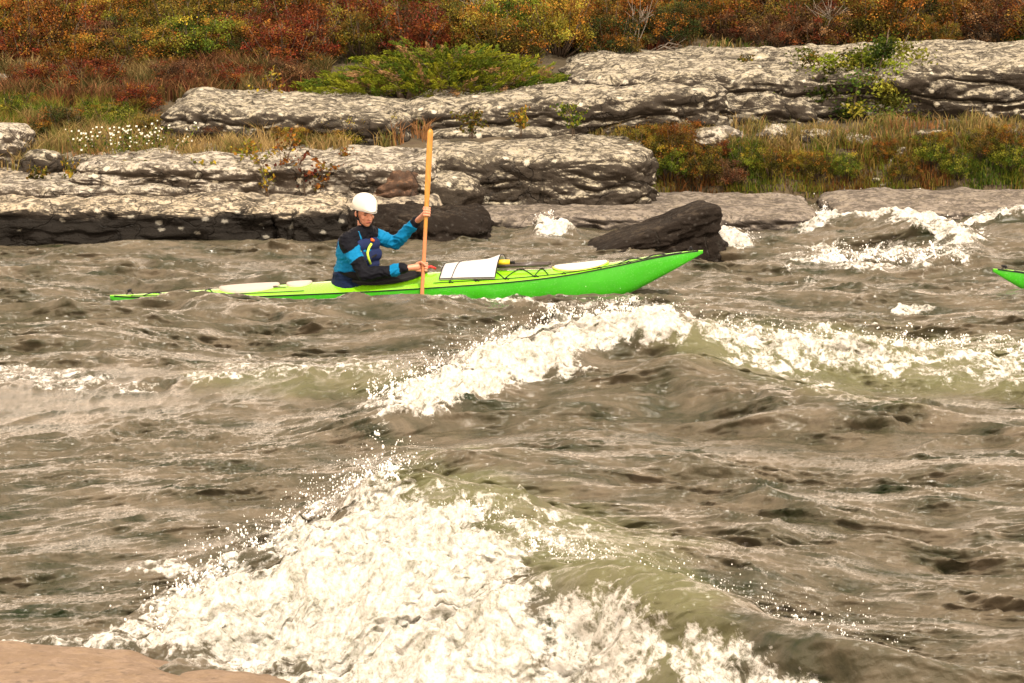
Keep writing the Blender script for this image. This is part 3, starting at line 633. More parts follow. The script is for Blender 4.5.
for px, py, Yd, h, kd, lab in [(36, 186, 29.7, .22, 'olive', 'olive weed at the far left end of the crack'), (112, 187, 29.7, .24, 'yellow', 'yellow weed between the left edge weed and the taller crack weed'), (188, 190, 29.6, .26, 'brown', 'brown weed below the small yellow sapling'),
        (232, 186, 29.7, .3, 'olive', 'olive sprout right of the small yellow sapling'), (250, 168, 30.6, .34, 'yellow', 'yellow sprig on the dry grass above the pale slab'), (350, 168, 30.2, .25, 'rust', 'rust sprig on the pale slab above the helmet'),
        (470, 134, 31.6, .3, 'olive', 'olive sprig in the gap above the whaleback slab'), (520, 132, 31.8, .3, 'yellow', 'yellow sprig in the gap above the whaleback slab'), (572, 132, 31.8, .34, 'green', 'green sprig at the right end of the gap above the whaleback slab'),
        (706, 112, 33.5, .3, 'red', 'red sprig growing from the lip of the dome'), (665, 96, 34, .3, 'rust', 'rust sprig halfway up the dome'), (745, 74, 35, .28, 'olive', 'olive sprig high on the dome'), (960, 96, 34, .34, 'rust', 'rust sprig on the dome right of the leafy shrub')]:
    sapling(px, py, h, kd, lab, 200, 'sprig', .045, 'sprigs rooted in cracks of the slabs', P(px, py, Yd))
for px, py, h, lab in [(478, 30, .9, 'bare branching sapling above the right half of the juniper'), (820, 30, .7, 'bare twiggy sapling in the thicket above the dome'), (632, 40, .8, 'bare grey sapling just right of the juniper')]:
    l = T(px, py + 22); rg = random.Random(px); paths = []
    for k in range(4):
        pts = [(rg.gauss(0, .01) + k * .02 + q * rg.gauss(0, .12), rg.gauss(0, .05) * q, h * q) for q in (0, .3, .6, 1)]; paths.append((pts, [.008, .006, .004, .0015]))
        for b in range(4): p0 = Vector(pts[2]); paths.append(([p0, p0 + Vector((rg.gauss(0, .12), rg.gauss(0, .1), rg.uniform(.08, .25)))], [.004, .0015]))
    me = tube(paths, 5); o = obj('bare_sapling', me, M['deadwood'], label=lab, cat='sapling'); o.location = l
def deadbranch(px, py, dx, label, Yd=None, seed=1):
    l = T(px, py) if Yd is None else P(px, py, Yd); rg = random.Random(seed); paths = []
    for k in range(6):
        a = Vector((rg.uniform(-.1, .1), rg.uniform(-.1, .1), 0)); e = Vector((dx * rg.uniform(.5, 1), -rg.uniform(.0, .3), rg.uniform(-.12, .28)))
        m1 = a + e * .4 + Vector((0, 0, rg.uniform(0, .1))); paths.append(([a, m1, a + e], [.014, .008, .003]))
        paths.append(([m1, m1 + e * .4 + Vector((0, 0, rg.uniform(-.1, .2)))], [.006, .002]))
    o = obj('dead_branch', tube(paths, 5), M['deadwood'], label=label, cat='branch'); o.location = l
deadbranch(602, 108, .45, 'bleached dead branch lying over the lip of the dome', 33.2, 4); deadbranch(740, 88, -.5, 'pale dead twigs on the dome left of the red bush', 33.9, 6)
deadbranch(160, 180, .5, 'thin dead branch lying on the low flat slab', None, 8); deadbranch(655, 52, .5, 'grey dead branch in the thicket right of the juniper', None, 9)
def asters(px, py, label, seed):
    rg = np.random.default_rng(seed); l = T(px, py); C = []; cols = []; paths = []; FV = []; FF = []
    for i in range(20):
        a = np.array([rg.normal() * .13, rg.normal() * .10, 0]); top = a * 1.5 + np.array([0, 0, rg.uniform(.12, .36)])
        paths.append(([a, top], [.004, .002])); n = 26
        C.append(a + (top - a) * rg.uniform(.1, .9, (n, 1)) + rg.normal(size=(n, 3)) * .025); cols.append(np.array(PAL['green'])[rg.integers(4, size=n)])
        for f in range(2):
            c = top + rg.normal(size=3) * [.04, .04, .02]; r = rg.uniform(.009, .018); b = len(FV); FV.append(c)
            for k in range(8):
                q = 2 * math.pi * k / 8; FV.append(c + np.array([math.cos(q) * r, -.4 * r + math.sin(q) * r * .6, math.sin(q) * r * .8]) * (1 if k % 2 else .55))
            for k in range(8): FF.append((b, b + 1 + k, b + 1 + (k + 1) % 8))
    V, Fc, cc = leaves(np.concatenate(C), .045, np.concatenate(cols), aspect=.35); fm = mesh_np('foliage', V, Fc, False, {'col': cc}); fm.materials.append(M['leaf'])
    sm = tube(paths, 4); sm.materials.append(M['bark']); fl = mesh_np('blossoms', FV, FF, False); fl.materials.append(M['petal'])
    add_plant('aster', (fm, sm, fl), l, label, 'flowers', parts=('foliage', 'stem', 'blossoms')).children[2]['kind'] = 'stuff'
M['petal'] = plain('petal', (.50, .50, .42), .6, .05)
asters(96, 163, 'leftmost and largest clump of white flowers on the left bank', 1); asters(124, 158, 'middle clump of white flowers behind the low slab', 2); asters(158, 156, 'rightmost small clump of white flowers on the left bank', 3)
# grass and sedge
def grass(name, polys, n, hmin, hmax, cols, label, lean=.35, width=.006, seed=0):
    rg = np.random.default_rng(seed); B = []
    per = n // len(polys)
    for poly in polys:
        xs_ = [a for a, b in poly]; ys_ = [b for a, b in poly]
        qx = rg.uniform(min(xs_), max(xs_), per * 5); qy = rg.uniform(min(ys_), max(ys_), per * 5)
        cl = pn(qx * .035, qy * .09, 0, seed + 3) + rg.uniform(-.25, .35, len(qx))
        k = (poly_sd(qx, qy, poly) > 0) & (cl > 0); qx, qy = qx[k][:per], qy[k][:per]
        yt = np.arange(27.6, 60, .04)
        for i in range(0, len(qx), 400):
            a = (qx[i:i+400] - 512) / F; b = (341.5 - qy[i:i+400]) / F; ry = cT + b * sT; rz = -sT + b * cT
            k_ = yt[None] / ry[:, None]; z = H + rz[:, None] * k_; xx = a[:, None] * k_; tz = terr(xx, np.broadcast_to(yt[None], xx.shape))
            hit = z <= tz; idx = hit.argmax(1); ok = hit.any(1); r = np.arange(len(idx))
            B.append(np.stack([xx[r, idx], yt[idx] + rg.uniform(-.05, .05, len(idx)), tz[r, idx] - .01], 1)[ok])
    B = np.concatenate(B); n = len(B)
    h = (rg.uniform(hmin, hmax, n) * (1 + .5 * pn(B[:, 0] * 2, B[:, 1] * 2, 0, seed)))[:, None]; ln = rg.normal(size=(n, 3)) * lean; ln[:, 2] = 0
    up = np.array([0, 0, 1.0]); d = rg.uniform(0, math.pi, n); w = np.stack([np.cos(d), np.sin(d), 0 * d], 1) * width
    m1 = B + (up + ln * .35) * h * .55; tp = B + (up * .9 + ln) * h
    V = np.stack([B - w, B + w, m1 + w * .7, m1 - w * .7, tp], 1).reshape(-1, 3)
    i = np.arange(n)[:, None] * 5; F1 = np.concatenate([i, i + 1, i + 2, i + 3], 1); F2 = np.concatenate([i + 3, i + 2, i + 4, i + 4], 1)
    cols = np.array(cols); pc = pn(B[:, 0] * 1.4, B[:, 1] * 1.4, 0, seed + 9); ci = np.clip(((pc + .6) / 1.2 * len(cols) + rg.normal(size=n) * .7).astype(int), 0, len(cols) - 1)
    cc = cols[ci] * rg.uniform(.6, 1.35, (n, 1)); Fq = F1
    me = bpy.data.meshes.new(name); faces = [tuple(q) for q in F1.tolist()] + [(a, b, c) for a, b, c, _ in F2.tolist()]
    me.from_pydata(V.tolist(), [], faces); at = me.attributes.new('col', 'FLOAT_COLOR', 'POINT')
    at.data.foreach_set('color', np.concatenate([np.repeat(cc, 5, 0), np.ones((n * 5, 1))], 1).astype(np.float32).ravel())
    return obj(name, me, M['blade'], label=label, cat='grass', kind='stuff')
STRAW = [(.36, .26, .11), (.28, .19, .08), (.22, .17, .06), (.13, .13, .035), (.24, .12, .05)]
GRN = [(.04, .07, .012), (.07, .11, .015), (.14, .15, .02), (.17, .12, .03), (.14, .06, .02), (.05, .04, .02)]
REDH = [(.13, .045, .022), (.08, .032, .018), (.20, .10, .045), (.09, .06, .02), (.06, .06, .02), (.24, .17, .07)]
grass('dry_grass', [[(-60,120),(180,128),(330,140),(420,122),(430,142),(300,160),(180,168),(-60,176)],[(-260,100),(-60,120),(-60,172),(-260,172)]], 26000, .10, .28, STRAW, 'dry straw grass on the left bank between slabs and ledge', seed=1)
grass('dry_grass', [[(560,118),(760,128),(1100,120),(1100,150),(700,160),(600,150)]], 7000, .08, .2, STRAW, 'dry straw grass among the stones of the right bank', seed=2)
grass('green_grass', [[(570,150),(1100,140),(1100,190),(900,196),(620,204),(575,196)]], 17000, .05, .16, GRN, 'green and rust grass along the right water edge', seed=3)
grass('green_grass', [[(-60,100),(150,104),(130,140),(-60,140)]], 7000, .10, .24, GRN, 'green sedge at the far left of the bank', seed=4)
grass('red_heath', [[(-260,66),(330,66),(330,98),(180,106),(-260,112)]], 30000, .12, .34, REDH, 'reddish heath stems below the thicket at left', seed=5, width=.008)
grass('red_heath', [[(-260,0),(1290,0),(1290,44),(560,54),(330,66),(-260,84)]], 32000, .06, .18, REDH + GRN[:3], 'mixed undergrowth between the shrubs of the thicket', seed=6, width=.010)
# ------------------------------------------------------------------ kayak
def paint(name, col, rough=.22, coat=.6):
    m, t, p = nt(name); v = coords(t); f = noise(t, v, 3, 5, .6); g = noise(t, v, 60, 3, .6)
    sc_v = coords(t, (.6, 4, 9)); scr = ramp(t, noise(t, sc_v, 14, 4, .7), [(.62, 0.0), (.68, 1.0)])
    bc_ = mixc(t, f, tuple(x * .78 for x in col), tuple(min(1, x * 1.12) for x in col)); t.links.new(mixc(t, mth(t, 'MULTIPLY', scr, .22), bc_, (.45, .6, .3)), p.inputs['Base Color'])
    t.links.new(ramp(t, g, [(.3, rough), (.75, rough + .18)]), p.inputs['Roughness']); p.inputs['Coat Weight'].default_value = coat; p.inputs['Coat Roughness'].default_value = .08
    t.links.new(bump(t, g, .08, .003), p.inputs['Normal']); return m
M['deckgreen'] = paint('deck_green', (.20, .55, .008), .15); M['hullgreen'] = paint('hull_green', (.035, .36, .005), .15)
M['black'] = plain('black_rubber', (.018, .018, .02), .55, .2, 60); M['hatch'] = plain('hatch_cover_grey', (.42, .36, .33), .6, .12, 40, .003)
M['hatchw'] = plain('hatch_cover_pale', (.66, .66, .58), .5, .08, 40, .002); M['hatchrim'] = plain('hatch_rim_yellow', (.62, .60, .12), .5)
ST = np.array([(-2.14,.010,.150,.156,.12),(-2.0,.055,.138,.155,.0),(-1.6,.13,.122,.16,-.07),(-1.0,.22,.108,.175,-.10),(-.4,.27,.108,.19,-.11),(.2,.28,.112,.215,-.11),
 (.8,.26,.122,.235,-.11),(1.3,.22,.135,.225,-.125),(1.75,.17,.165,.222,-.125),(2.2,.115,.225,.255,-.055),(2.55,.062,.280,.298,.10),(2.80,.024,.308,.318,.225),(2.93,.006,.318,.322,.295)])
def cr(tab, x, k):
    xs_ = tab[:, 0]; ys_ = tab[:, k]; m_ = np.gradient(ys_, xs_); i = np.clip(np.searchsorted(xs_, x) - 1, 0, len(xs_) - 2)
    h = xs_[i + 1] - xs_[i]; q = (x - xs_[i]) / h
    return (2*q**3-3*q**2+1)*ys_[i] + (q**3-2*q**2+q)*h*m_[i] + (-2*q**3+3*q**2)*ys_[i+1] + (q**3-q**2)*h*m_[i+1]
SX = np.linspace(-2.14, 2.93, 130)
def st(x, k): return float(cr(ST, np.array([x]), k)[0])
def deckz(x, y):
    w = max(st(x, 1), .004); s_ = st(x, 2); c_ = st(x, 3); return s_ + (c_ - s_) * max(0, 1 - min(1, abs(y) / w) ** 1.5)
def dpt(x, y, o=.004): return (x, y, deckz(x, y) + o)
def loft(rows, cap=True):
    V = [q for r in rows for q in r]; n = len(rows[0]); Fc = gridf(len(rows), n); me = mesh_np('loft', V, Fc); return me
def shape_plate(x0, x1, half, z_off, th, ns=28, pw=2.2):
    """an oval cover following the deck"""
    rows = []; V = []; Fc = []; cx = (x0 + x1) / 2; a = (x1 - x0) / 2
    rings = [(1.0, -.02), (1.0, th * .6), (.93, th), (.6, th * 1.15), (.25, th * 1.2)]
    for f, dz in rings:
        for k in range(ns):
            q = 2 * math.pi * k / ns; cx_, sy_ = math.cos(q), math.sin(q)
            x = cx + a * f * math.copysign(abs(cx_) ** (2 / pw), cx_); y = half * f * math.copysign(abs(sy_) ** (2 / pw), sy_)
            V.append((x, y, deckz(x, y) + z_off + dz))
    for r in range(len(rings) - 1):
        for k in range(ns): Fc.append((r * ns + k, r * ns + (k + 1) % ns, (r + 1) * ns + (k + 1) % ns, (r + 1) * ns + k))
    V.append((cx, 0, deckz(cx, 0) + z_off + th * 1.2)); b = (len(rings) - 1) * ns
    me = bpy.data.meshes.new('plate'); me.from_pydata(V, [], Fc + [(b + k, b + (k + 1) % ns, len(V) - 1) for k in range(ns)])
    for p_ in me.polygons: p_.use_smooth = True
    return me
def make_kayak(label, loc, rot):
    e = empty('kayak', loc, label, 'kayak', 'bright green sea kayaks'); e.rotation_euler = rot
    hull = []; deck = []
    for x in SX:
        w, s_, k_ = max(st(x, 1), .003), st(x, 2), st(x, 4)
        hull.append([(x, w * math.copysign(abs(math.sin(a)) ** .75, math.sin(a)), s_ - (s_ - k_) * abs(math.cos(a)) ** .9) for a in np.linspace(-math.pi / 2, math.pi / 2, 25)])
        deck.append([(x, y * w, deckz(x, y * w) if abs(y) < 1 else s_) for y in np.sin(np.linspace(-math.pi / 2, math.pi / 2, 25))])
    obj('hull', loft([r[::-1] for r in hull]), M['hullgreen'], e)
    obj('deck', loft(deck), M['deckgreen'], e)
    seam = [[(x, sg * (st(x, 1) + .001), st(x, 2) + .002) for x in SX[1:-1]] for sg in (-1, 1)]
    obj('seam_line', tube([(s_, .0055) for s_ in seam], 6), M['black'], e)
    obj('hatch_cover', shape_plate(-1.20, -.68, .15, .002, .022), M['hatch'], e, label='grey oval rear hatch cover')
    obj('hatch_cover', shape_plate(-.62, -.40, .11, .002, .018), M['hatch'], e, label='small grey day hatch cover')
    h = obj('hatch_cover', shape_plate(1.66, 2.12, .115, .002, .026), M['hatchw'], e, label='pale front hatch cover with yellow rim')
    rim = [(1.89 + .235 * math.cos(q), .118 * math.sin(q), deckz(1.89 + .235 * math.cos(q), .118 * math.sin(q)) + .010) for q in np.linspace(0, 2 * math.pi, 33)[:-1]]
    obj('hatch_rim', tube([(rim, .008)], 6, True), M['hatchrim'], h)
    cm = [(.20 + .37 * math.cos(q), .200 * math.sin(q), deckz(.20 + .37 * math.cos(q), .200 * math.sin(q)) + .030) for q in np.linspace(0, 2 * math.pi, 49)[:-1]]
    obj('cockpit_coaming', tube([(cm, .016)], 8, True), M['black'], e)
    def line(pts, r=.0035): return ([dpt(x, y, .006) for x, y in pts], r)
    per = []
    for sg in (-1, 1):
        xs_ = np.linspace(-1.95, -.45, 22); per.append(line([(x, sg * st(x, 1) * .78) for x in xs_])); xs_ = np.linspace(.65, 2.75, 26); per.append(line([(x, sg * st(x, 1) * .80) for x in xs_]))
    for q in per: obj('deck_line', tube([q], 5), M['black'], e)
    bx = [(-1.85, -1.62), (-1.62, -1.35), (-1.35, -1.22)]; bg = []
    for bset in (bx, [(.78, 1.0), (1.0, 1.25), (1.25, 1.5), (1.5, 1.62)], [(2.2, 2.42), (2.42, 2.62)]):
      bg = []
      for a, b in bset:
          for sg in (-1, 1):
            wa, wb = st(a, 1) * .8, st(b, 1) * .8; bg.append(line([(a + (b - a) * q, sg * (-wa + (wa + wb) * q)) for q in np.linspace(0, 1, 9)], .004))
      obj('deck_bungee', tube(bg, 5), M['black'], e)
    for x, z in ((-1.97, .16), (2.83, .315)):
        tg = tube([([(x, -.05, z + .03), (x, .05, z + .03)], .012), ([(x, 0, z + .03), (x + .03, 0, z - .005)], .004), ([(x, 0, z + .03), (x - .03, 0, z - .005)], .004)], 7); obj('toggle', tg, M['black'], e)
    for x in (-1.7, -1.45, -1.25, .8, 1.02, 1.27, 1.52, 1.75, 2.05, 2.3):
        for sg in (-1, 1): y = sg * st(x, 1) * .82; z = deckz(x, y); obj('deck_fitting', tube([([(x - .018, y, z), (x, y, z + .012), (x + .018, y, z)], .006)], 6), M['black'], e)
    return e
Y0 = 24.5; PITCH = .049; YAW = math.radians(-2.5)
kloc = P(360, 292, Y0); kloc.z = -.082
kayak = make_kayak('long bright green sea kayak carrying the paddler with the white helmet', kloc, (math.radians(-3), -PITCH, YAW))
bpy.context.view_layer.update(); KM = kayak.matrix_world.copy()
k2 = kayak.copy(); COL.objects.link(k2); k2['label'] = 'green kayak bow poking into the picture at the right edge'
tip = P(993, 269, 24.9)
k2.rotation_euler = (math.radians(2), -.055, math.radians(180 + 9)); k2.location = (0, 0, 0); bpy.context.view_layer.update()
k2.location = Vector(tip) - k2.matrix_world @ Vector((2.93, 0, .318))
for ch in list(kayak.children):
    c = ch.copy(); COL.objects.link(c); c.parent = k2
    for g in ch.children: d = g.copy(); COL.objects.link(d); d.parent = c
def on_deck(me, name, mat, label, cat, **kw):
    me.transform(KM); o = obj(name, me, mat, label=label, cat=cat, **kw); return o
# white chart case bowed over the foredeck
M['case'] = plain('chart_case_white', (.47, .45, .45), .4, .18, 9, .004)
ec = KM @ Vector((.98, 0, .2)); e = empty('chart_case', ec, 'white chart case strapped to the foredeck in front of the paddle', 'chart case')
IMi = Matrix.Translation(-ec)
def case_pt(u, v_, o=0):
    x = .70 + .47 * u + .085 * v_; y = -.185 + .37 * v_
    lift = .022 + (.045 + .04 * u) * math.sin(math.pi * v_)  + 0.10 * sst(.72, 1.0, u) * sst(.35, 1, v_)
    return Vector((x, y, deckz(x, y) + lift + o))
V = []; nu, nv_ = 26, 14
for o_ in (0, -.014):
    for i in range(nu):
        for j in range(nv_): V.append(IMi @ KM @ case_pt(i / (nu - 1), j / (nv_ - 1), o_))
Fc = gridf(nu, nv_).tolist(); Fc2 = [[a + nu * nv_ for a in f[::-1]] for f in Fc]
bd = [i * nv_ for i in range(nu)] + [(nu - 1) * nv_ + j for j in range(1, nv_)] + [i * nv_ + nv_ - 1 for i in range(nu - 2, -1, -1)] + [j for j in range(nv_ - 2, 0, -1)]
Fe = [[a, b, b + nu * nv_, a + nu * nv_] for a, b in zip(bd, bd[1:] + bd[:1])]
me = bpy.data.meshes.new('case'); me.from_pydata([tuple(q) for q in V], [], Fc + Fc2 + Fe); [setattr(p_, 'use_smooth', True) for p_ in me.polygons]
obj('panel', me, M['case'], e)
obj('edge_piping', tube([([V[i] for i in bd], .0045)], 6, True), M['black'], e)
obj('strap', tube([([IMi @ KM @ case_pt(.22 + .12 * v_, v_, .003) for v_ in np.linspace(0, 1, 14)], .0035)], 6), M['black'], e)
# spare paddle and small gear on the foredeck
M['shaft'] = plain('shaft_dark', (.035, .025, .022), .35, .2, 20, coat=.4)
sp = tube([([(1.18, -.055, .262), (1.62, -.045, .258)], .015)], 10); o1 = on_deck(sp, 'spare_paddle_shaft', M['shaft'], 'dark spare paddle shaft lying nearer to us on the foredeck', 'paddle shaft')
sp = tube([([(1.20, .04, .268), (1.64, .045, .262)], .015)], 10); on_deck(sp, 'spare_paddle_shaft', M['shaft'], 'second dark spare paddle shaft lying on the far side of the foredeck', 'paddle shaft')
M['yellow'] = plain('gear_yellow', (.75, .50, .03), .4, .1, 20)
pe = empty('hand_pump', KM @ Vector((1.24, .02, .29)), 'small yellow hand pump with black handle behind the chart case', 'pump')
obj('barrel', tube([([(-.06, 0, 0), (.05, 0, 0)], [.022, .022]), ], 12), M['yellow'], pe); obj('handle', tube([([(.05, 0, 0), (.085, 0, 0)], .009), ([(.085, -.03, 0), (.085, .03, 0)], .010)], 8), M['black'], pe)
# ------------------------------------------------------------------ paddle
M['wood'] = None
m, t, p = nt('paddle_wood'); v = coords(t, (1, 1, .12)); f = noise(t, v, 55, 5, .6); geo = t.nodes.new('ShaderNodeNewGeometry'); sz_ = t.nodes.new('ShaderNodeSeparateXYZ'); t.links.new(geo.outputs['Position'], sz_.inputs[0])
c = mixc(t, ramp(t, f, [(.3, 0.0), (.7, 1.0)]), (.26, .105, .003), (.43, .195, .005)); c2 = mixc(t, f, (.32, .10, .03), (.48, .18, .06))
t.links.new(mixc(t, ramp(t, sz_.outputs['Z'], [(.48, 1.0), (.62, 0.0)]), c, c2), p.inputs['Base Color']); p.inputs['Roughness'].default_value = .45; p.inputs['Coat Weight'].default_value = .1; M['wood'] = m
top = P(430.5, 129, Y0 - .02); low = P(422.5, 286, Y0 - .34); ax = (low - top); bot = top + ax.normalized() * 2.12
pl = (bot - top).normalized(); wd = Vector((1, .25, 0)); wd = (wd - pl * wd.dot(pl)).normalized(); tk_ = pl.cross(wd)
rows = []
for q in np.linspace(0, 1, 90):
    d = abs(q - .5) * 2; blade = sst(.24, .60, np.array(d)); w_ = .0165 + (.0245 - .0160) * blade; h_ = .0145 - (.0145 - .0075) * blade
    ends = 1 - max(0, (d - .975) / .025) ** 2; w_ *= max(.25, ends) ** .5; h_ *= max(.3, ends)
    c = top + pl * (2.12 * q); rows.append([c + wd * (w_ * math.cos(a)) + tk_ * (h_ * math.sin(a)) for a in np.linspace(0, 2 * math.pi, 17)])
V = [tuple(x - top) for r in rows for x in r]; me = mesh_np('paddle', V, gridf(90, 17)); bm = bmesh.new(); bm.from_mesh(me); bmesh.ops.remove_doubles(bm, verts=bm.verts, dist=1e-5)
bmesh.ops.holes_fill(bm, edges=[e_ for e_ in bm.edges if e_.is_boundary]); bm.to_mesh(me); bm.free()
o = obj('paddle', me, M['wood'], label='long narrow orange wooden paddle held upright in both hands', cat='paddle'); o.location = top
# ------------------------------------------------------------------ person
def blob_mesh(items, voxel, smooth=6):
    """union of tapered capsules and ellipsoids, remeshed to one continuous skin"""
    bm = bmesh.new()
    for it in items:
        if it[0] == 'c':
            _, a, b, ra, rb = it; a = Vector(a); b = Vector(b); n = max(2, int((b - a).length / (min(ra, rb) * .35)) + 1)
            for i in range(n):
                q = i / (n - 1); r = ra + (rb - ra) * q
                bmesh.ops.create_icosphere(bm, subdivisions=2, radius=r, matrix=Matrix.Translation(a.lerp(b, q)))
        else:
            _, c, rad, rot = it; mt = Matrix.Translation(Vector(c)) @ rot @ Matrix.Diagonal((*rad, 1))
            bmesh.ops.create_icosphere(bm, subdivisions=3, radius=1, matrix=mt)
    me = bpy.data.meshes.new('tmp'); bm.to_mesh(me); bm.free()
    o = bpy.data.objects.new('tmp', me); COL.objects.link(o)
    r = o.modifiers.new('r', 'REMESH'); r.mode = 'VOXEL'; r.voxel_size = voxel; r.use_smooth_shade = True
    s_ = o.modifiers.new('s', 'SMOOTH'); s_.iterations = smooth; s_.factor = .5
    out = bpy.data.meshes.new_from_object(o.evaluated_get(bpy.context.evaluated_depsgraph_get())); bpy.data.objects.remove(o)
    for p_ in out.polygons: p_.use_smooth = True
    return out
I4 = Matrix.Identity(4)
def K(px, py, dy=0.0): return P(px, py, Y0 + dy)
hip = K(352, 293, .0); chest = K(357, 254, 0); neckb = K(364, 231, -.01); headc = K(364.5, 213, -.03)
rsh = K(347, 241, -.17); relb = K(365, 275, -.27); rwr = K(404, 268.5, -.31); 
lsh = K(375, 236, .13); lelb = K(395, 243, .17); lwr = K(416, 222, .02)
def paddle_at(py):
    q = (py - 129) / 157.0; return top.lerp(low, q)
rh = paddle_at(267); lh = paddle_at(212)
fd = Vector((math.cos(math.radians(-60)), math.sin(math.radians(-60)), -.16)).normalized()      # where the face points
fs_ = fd.cross(Vector((0, 0, 1))).normalized(); fu = fs_.cross(fd).normalized()
HR = Matrix((fd, -fs_, fu)).transposed().to_4x4()          # x = face, y = left, z = up
def hp(x, y, z): return headc + fd * x - fs_ * y + fu * z
def hand(wr, grip, axis, side):
    """palm beside the shaft, four fingers wrapped round it, thumb on the other side"""
    it = []; axis = axis.normalized(); to = (grip - wr); to = (to - axis * to.dot(axis)).normalized(); bi = axis.cross(to).normalized() * side
    palm = grip - to * .030 + bi * .022; it.append(('c', wr, palm - to * .02, .024, .030))
    for k, L in enumerate((.9, 1.0, .95, .8)):
        off = axis * ((k - 1.5) * .0215)
        kn = palm + off + to * .012 + bi * .006
        it.append(('c', palm + off * .9 - to * .025, kn, .0115, .0105))
        a1 = grip + off + bi * .024 + to * .020 * L; a2 = grip + off + to * .034 * L - bi * .006; a3 = grip + off + to * .014 - bi * .029
        it += [('c', kn, a1, .0102, .0096), ('c', a1, a2, .0096, .009), ('c', a2, a3, .009, .0082)]
    tb = palm - axis * .030 * (1) - to * .022; t1 = grip - axis * .040 - bi * .012 - to * .020; t2 = grip - axis * .022 - bi * .028 + to * .002
    it += [('c', tb, t1, .013, .011), ('c', t1, t2, .011, .009)]
    return it
body = [('e', hip + Vector((0, 0, .03)), (.15, .17, .12), I4), ('c', hip, chest, .13, .12), ('e', chest + Vector((0, 0, .03)), (.12, .17, .15), I4), ('c', chest, neckb, .11, .06),
 ('c', neckb, hp(-.02, 0, -.05), .055, .052), ('c', rsh, relb, .055, .043), ('c', relb, rwr, .042, .027), ('c', lsh, lelb, .055, .043), ('c', lelb, lwr, .042, .027), ('c', neckb, rsh, .06, .055), ('c', neckb, lsh, .06, .055)]
kn = [KM @ Vector((.46, s_ * .13, .10)) for s_ in (-1, 1)]; an = [KM @ Vector((.92, s_ * .09, .03)) for s_ in (-1, 1)]
for s_, k_, a_ in ((-1, kn[0], an[0]), (1, kn[1], an[1])):
    body += [('c', hip + Vector((0, s_ * .08, -.02)), k_, .075, .052), ('c', k_, a_, .052, .035), ('c', a_, a_ + Vector((.03, 0, .08)), .035, .025)]
body += hand(rwr, rh, ax, -1) + hand(lwr, lh, ax, -1)
body += [('e', hp(0, 0, .03), (.097, .076, .098), HR), ('e', hp(.030, 0, -.040), (.062, .056, .070), HR), ('e', hp(.060, 0, -.082), (.028, .026, .022), HR), ('e', hp(.078, 0, -.058), (.020, .026, .015), HR),
 ('c', hp(.090, 0, .010), hp(.112, 0, -.026), .009, .014), ('c', hp(.092, .012, -.030), hp(.092, -.012, -.030), .010, .010), ('c', hp(.076, .040, .022), hp(.086, -.0, .026), .013, .012), ('c', hp(.076, -.040, .022), hp(.086, 0, .026), .013, .012),
 ('e', hp(.062, .040, -.022), (.022, .018, .022), HR), ('e', hp(.062, -.040, -.022), (.022, .018, .022), HR), ('e', hp(-.005, .078, -.005), (.020, .010, .030), HR), ('e', hp(-.005, -.078, -.005), (.020, .010, .030), HR)]
bme = blob_mesh(body, .0042, 3)
pc_ = hip.copy(); IM = Matrix.Translation(-pc_); bme.transform(IM)
m, t, p = nt('skin'); v = coords(t); f = noise(t, v, 25, 5, .6); t.links.new(mixc(t, f, (.42, .17, .10), (.58, .27, .17)), p.inputs['Base Color']); p.inputs['Roughness'].default_value = .5
p.inputs['Subsurface Weight'].default_value = .15; p.inputs['Subsurface Radius'].default_value = (.012, .005, .003); p.inputs['Subsurface Scale'].default_value = 1; M['skin'] = m
person = obj('person', bme, M['skin'], label='paddler in white helmet and blue and black jacket gripping the wooden paddle', cat='person'); person.location = pc_
def wear(name, me, mat, label=None, par=person):
    me.transform(IM); return obj(name, me, mat, par, label=label)
# jacket
jk = [('e', hip + Vector((-.01, 0, .05)), (.19, .20, .13), I4), ('c', hip + Vector((-.01, 0, .08)), chest + Vector((-.015, 0, 0)), .17, .165), ('e', chest + Vector((-.02, 0, .03)), (.165, .20, .17), I4), ('c', chest + Vector((0, 0, .06)), neckb, .13, .075),
 ('c', neckb, neckb + Vector((.008, 0, .028)), .070, .064), ('c', rsh, relb, .080, .066), ('c', relb, rwr, .068, .050), ('c', rwr - (rwr - relb).normalized() * .05, rwr, .040, .038), ('c', lsh, lelb, .080, .064), ('c', lelb, lwr, .067, .049), ('c', neckb, rsh, .075, .08), ('c', neckb, lsh, .075, .08)]
jme = blob_mesh(jk, .006, 5)
co = np.empty(len(jme.vertices) * 3, np.float32); jme.vertices.foreach_get('co', co); co = co.reshape(-1, 3)
no = np.empty(len(jme.vertices) * 3, np.float32); jme.vertices.foreach_get('normal', no); no = no.reshape(-1, 3)
fold = (-.013 * np.abs(ridge(co[:, 0] * 9 + co[:, 1] * 5, co[:, 2] * 13, 300)) + .010 * fbm(co[:, 0] * 7, co[:, 1] * 7, co[:, 2] * 10, 3, 301) + .004 * pn(co[:, 0] * 25, co[:, 1] * 25, co[:, 2] * 30, 305))
co2 = co + no * fold[:, None]; jme.vertices.foreach_set('co', co2.ravel())
jme.materials.clear()
fab = lambda n_, c_: plain(n_, c_, .6, .18, 90, .003)
blue, blk, navy = fab('jacket_blue', (.005, .15, .33)), fab('jacket_black', (.007, .0075, .011)), fab('jacket_navy', (.006, .012, .035))
def caps_t(p_, a, b):
    d = np.array(b - a); q = ((p_ - np.array(a)) @ d) / (d @ d); dist = np.linalg.norm(p_ - np.array(a) - np.clip(q, 0, 1)[:, None] * d, axis=1); return q, dist
fcn = np.empty(len(jme.polygons) * 3, np.float32); jme.polygons.foreach_get('center', fcn); fcn = fcn.reshape(-1, 3)
mi = np.zeros(len(fcn), np.int32)
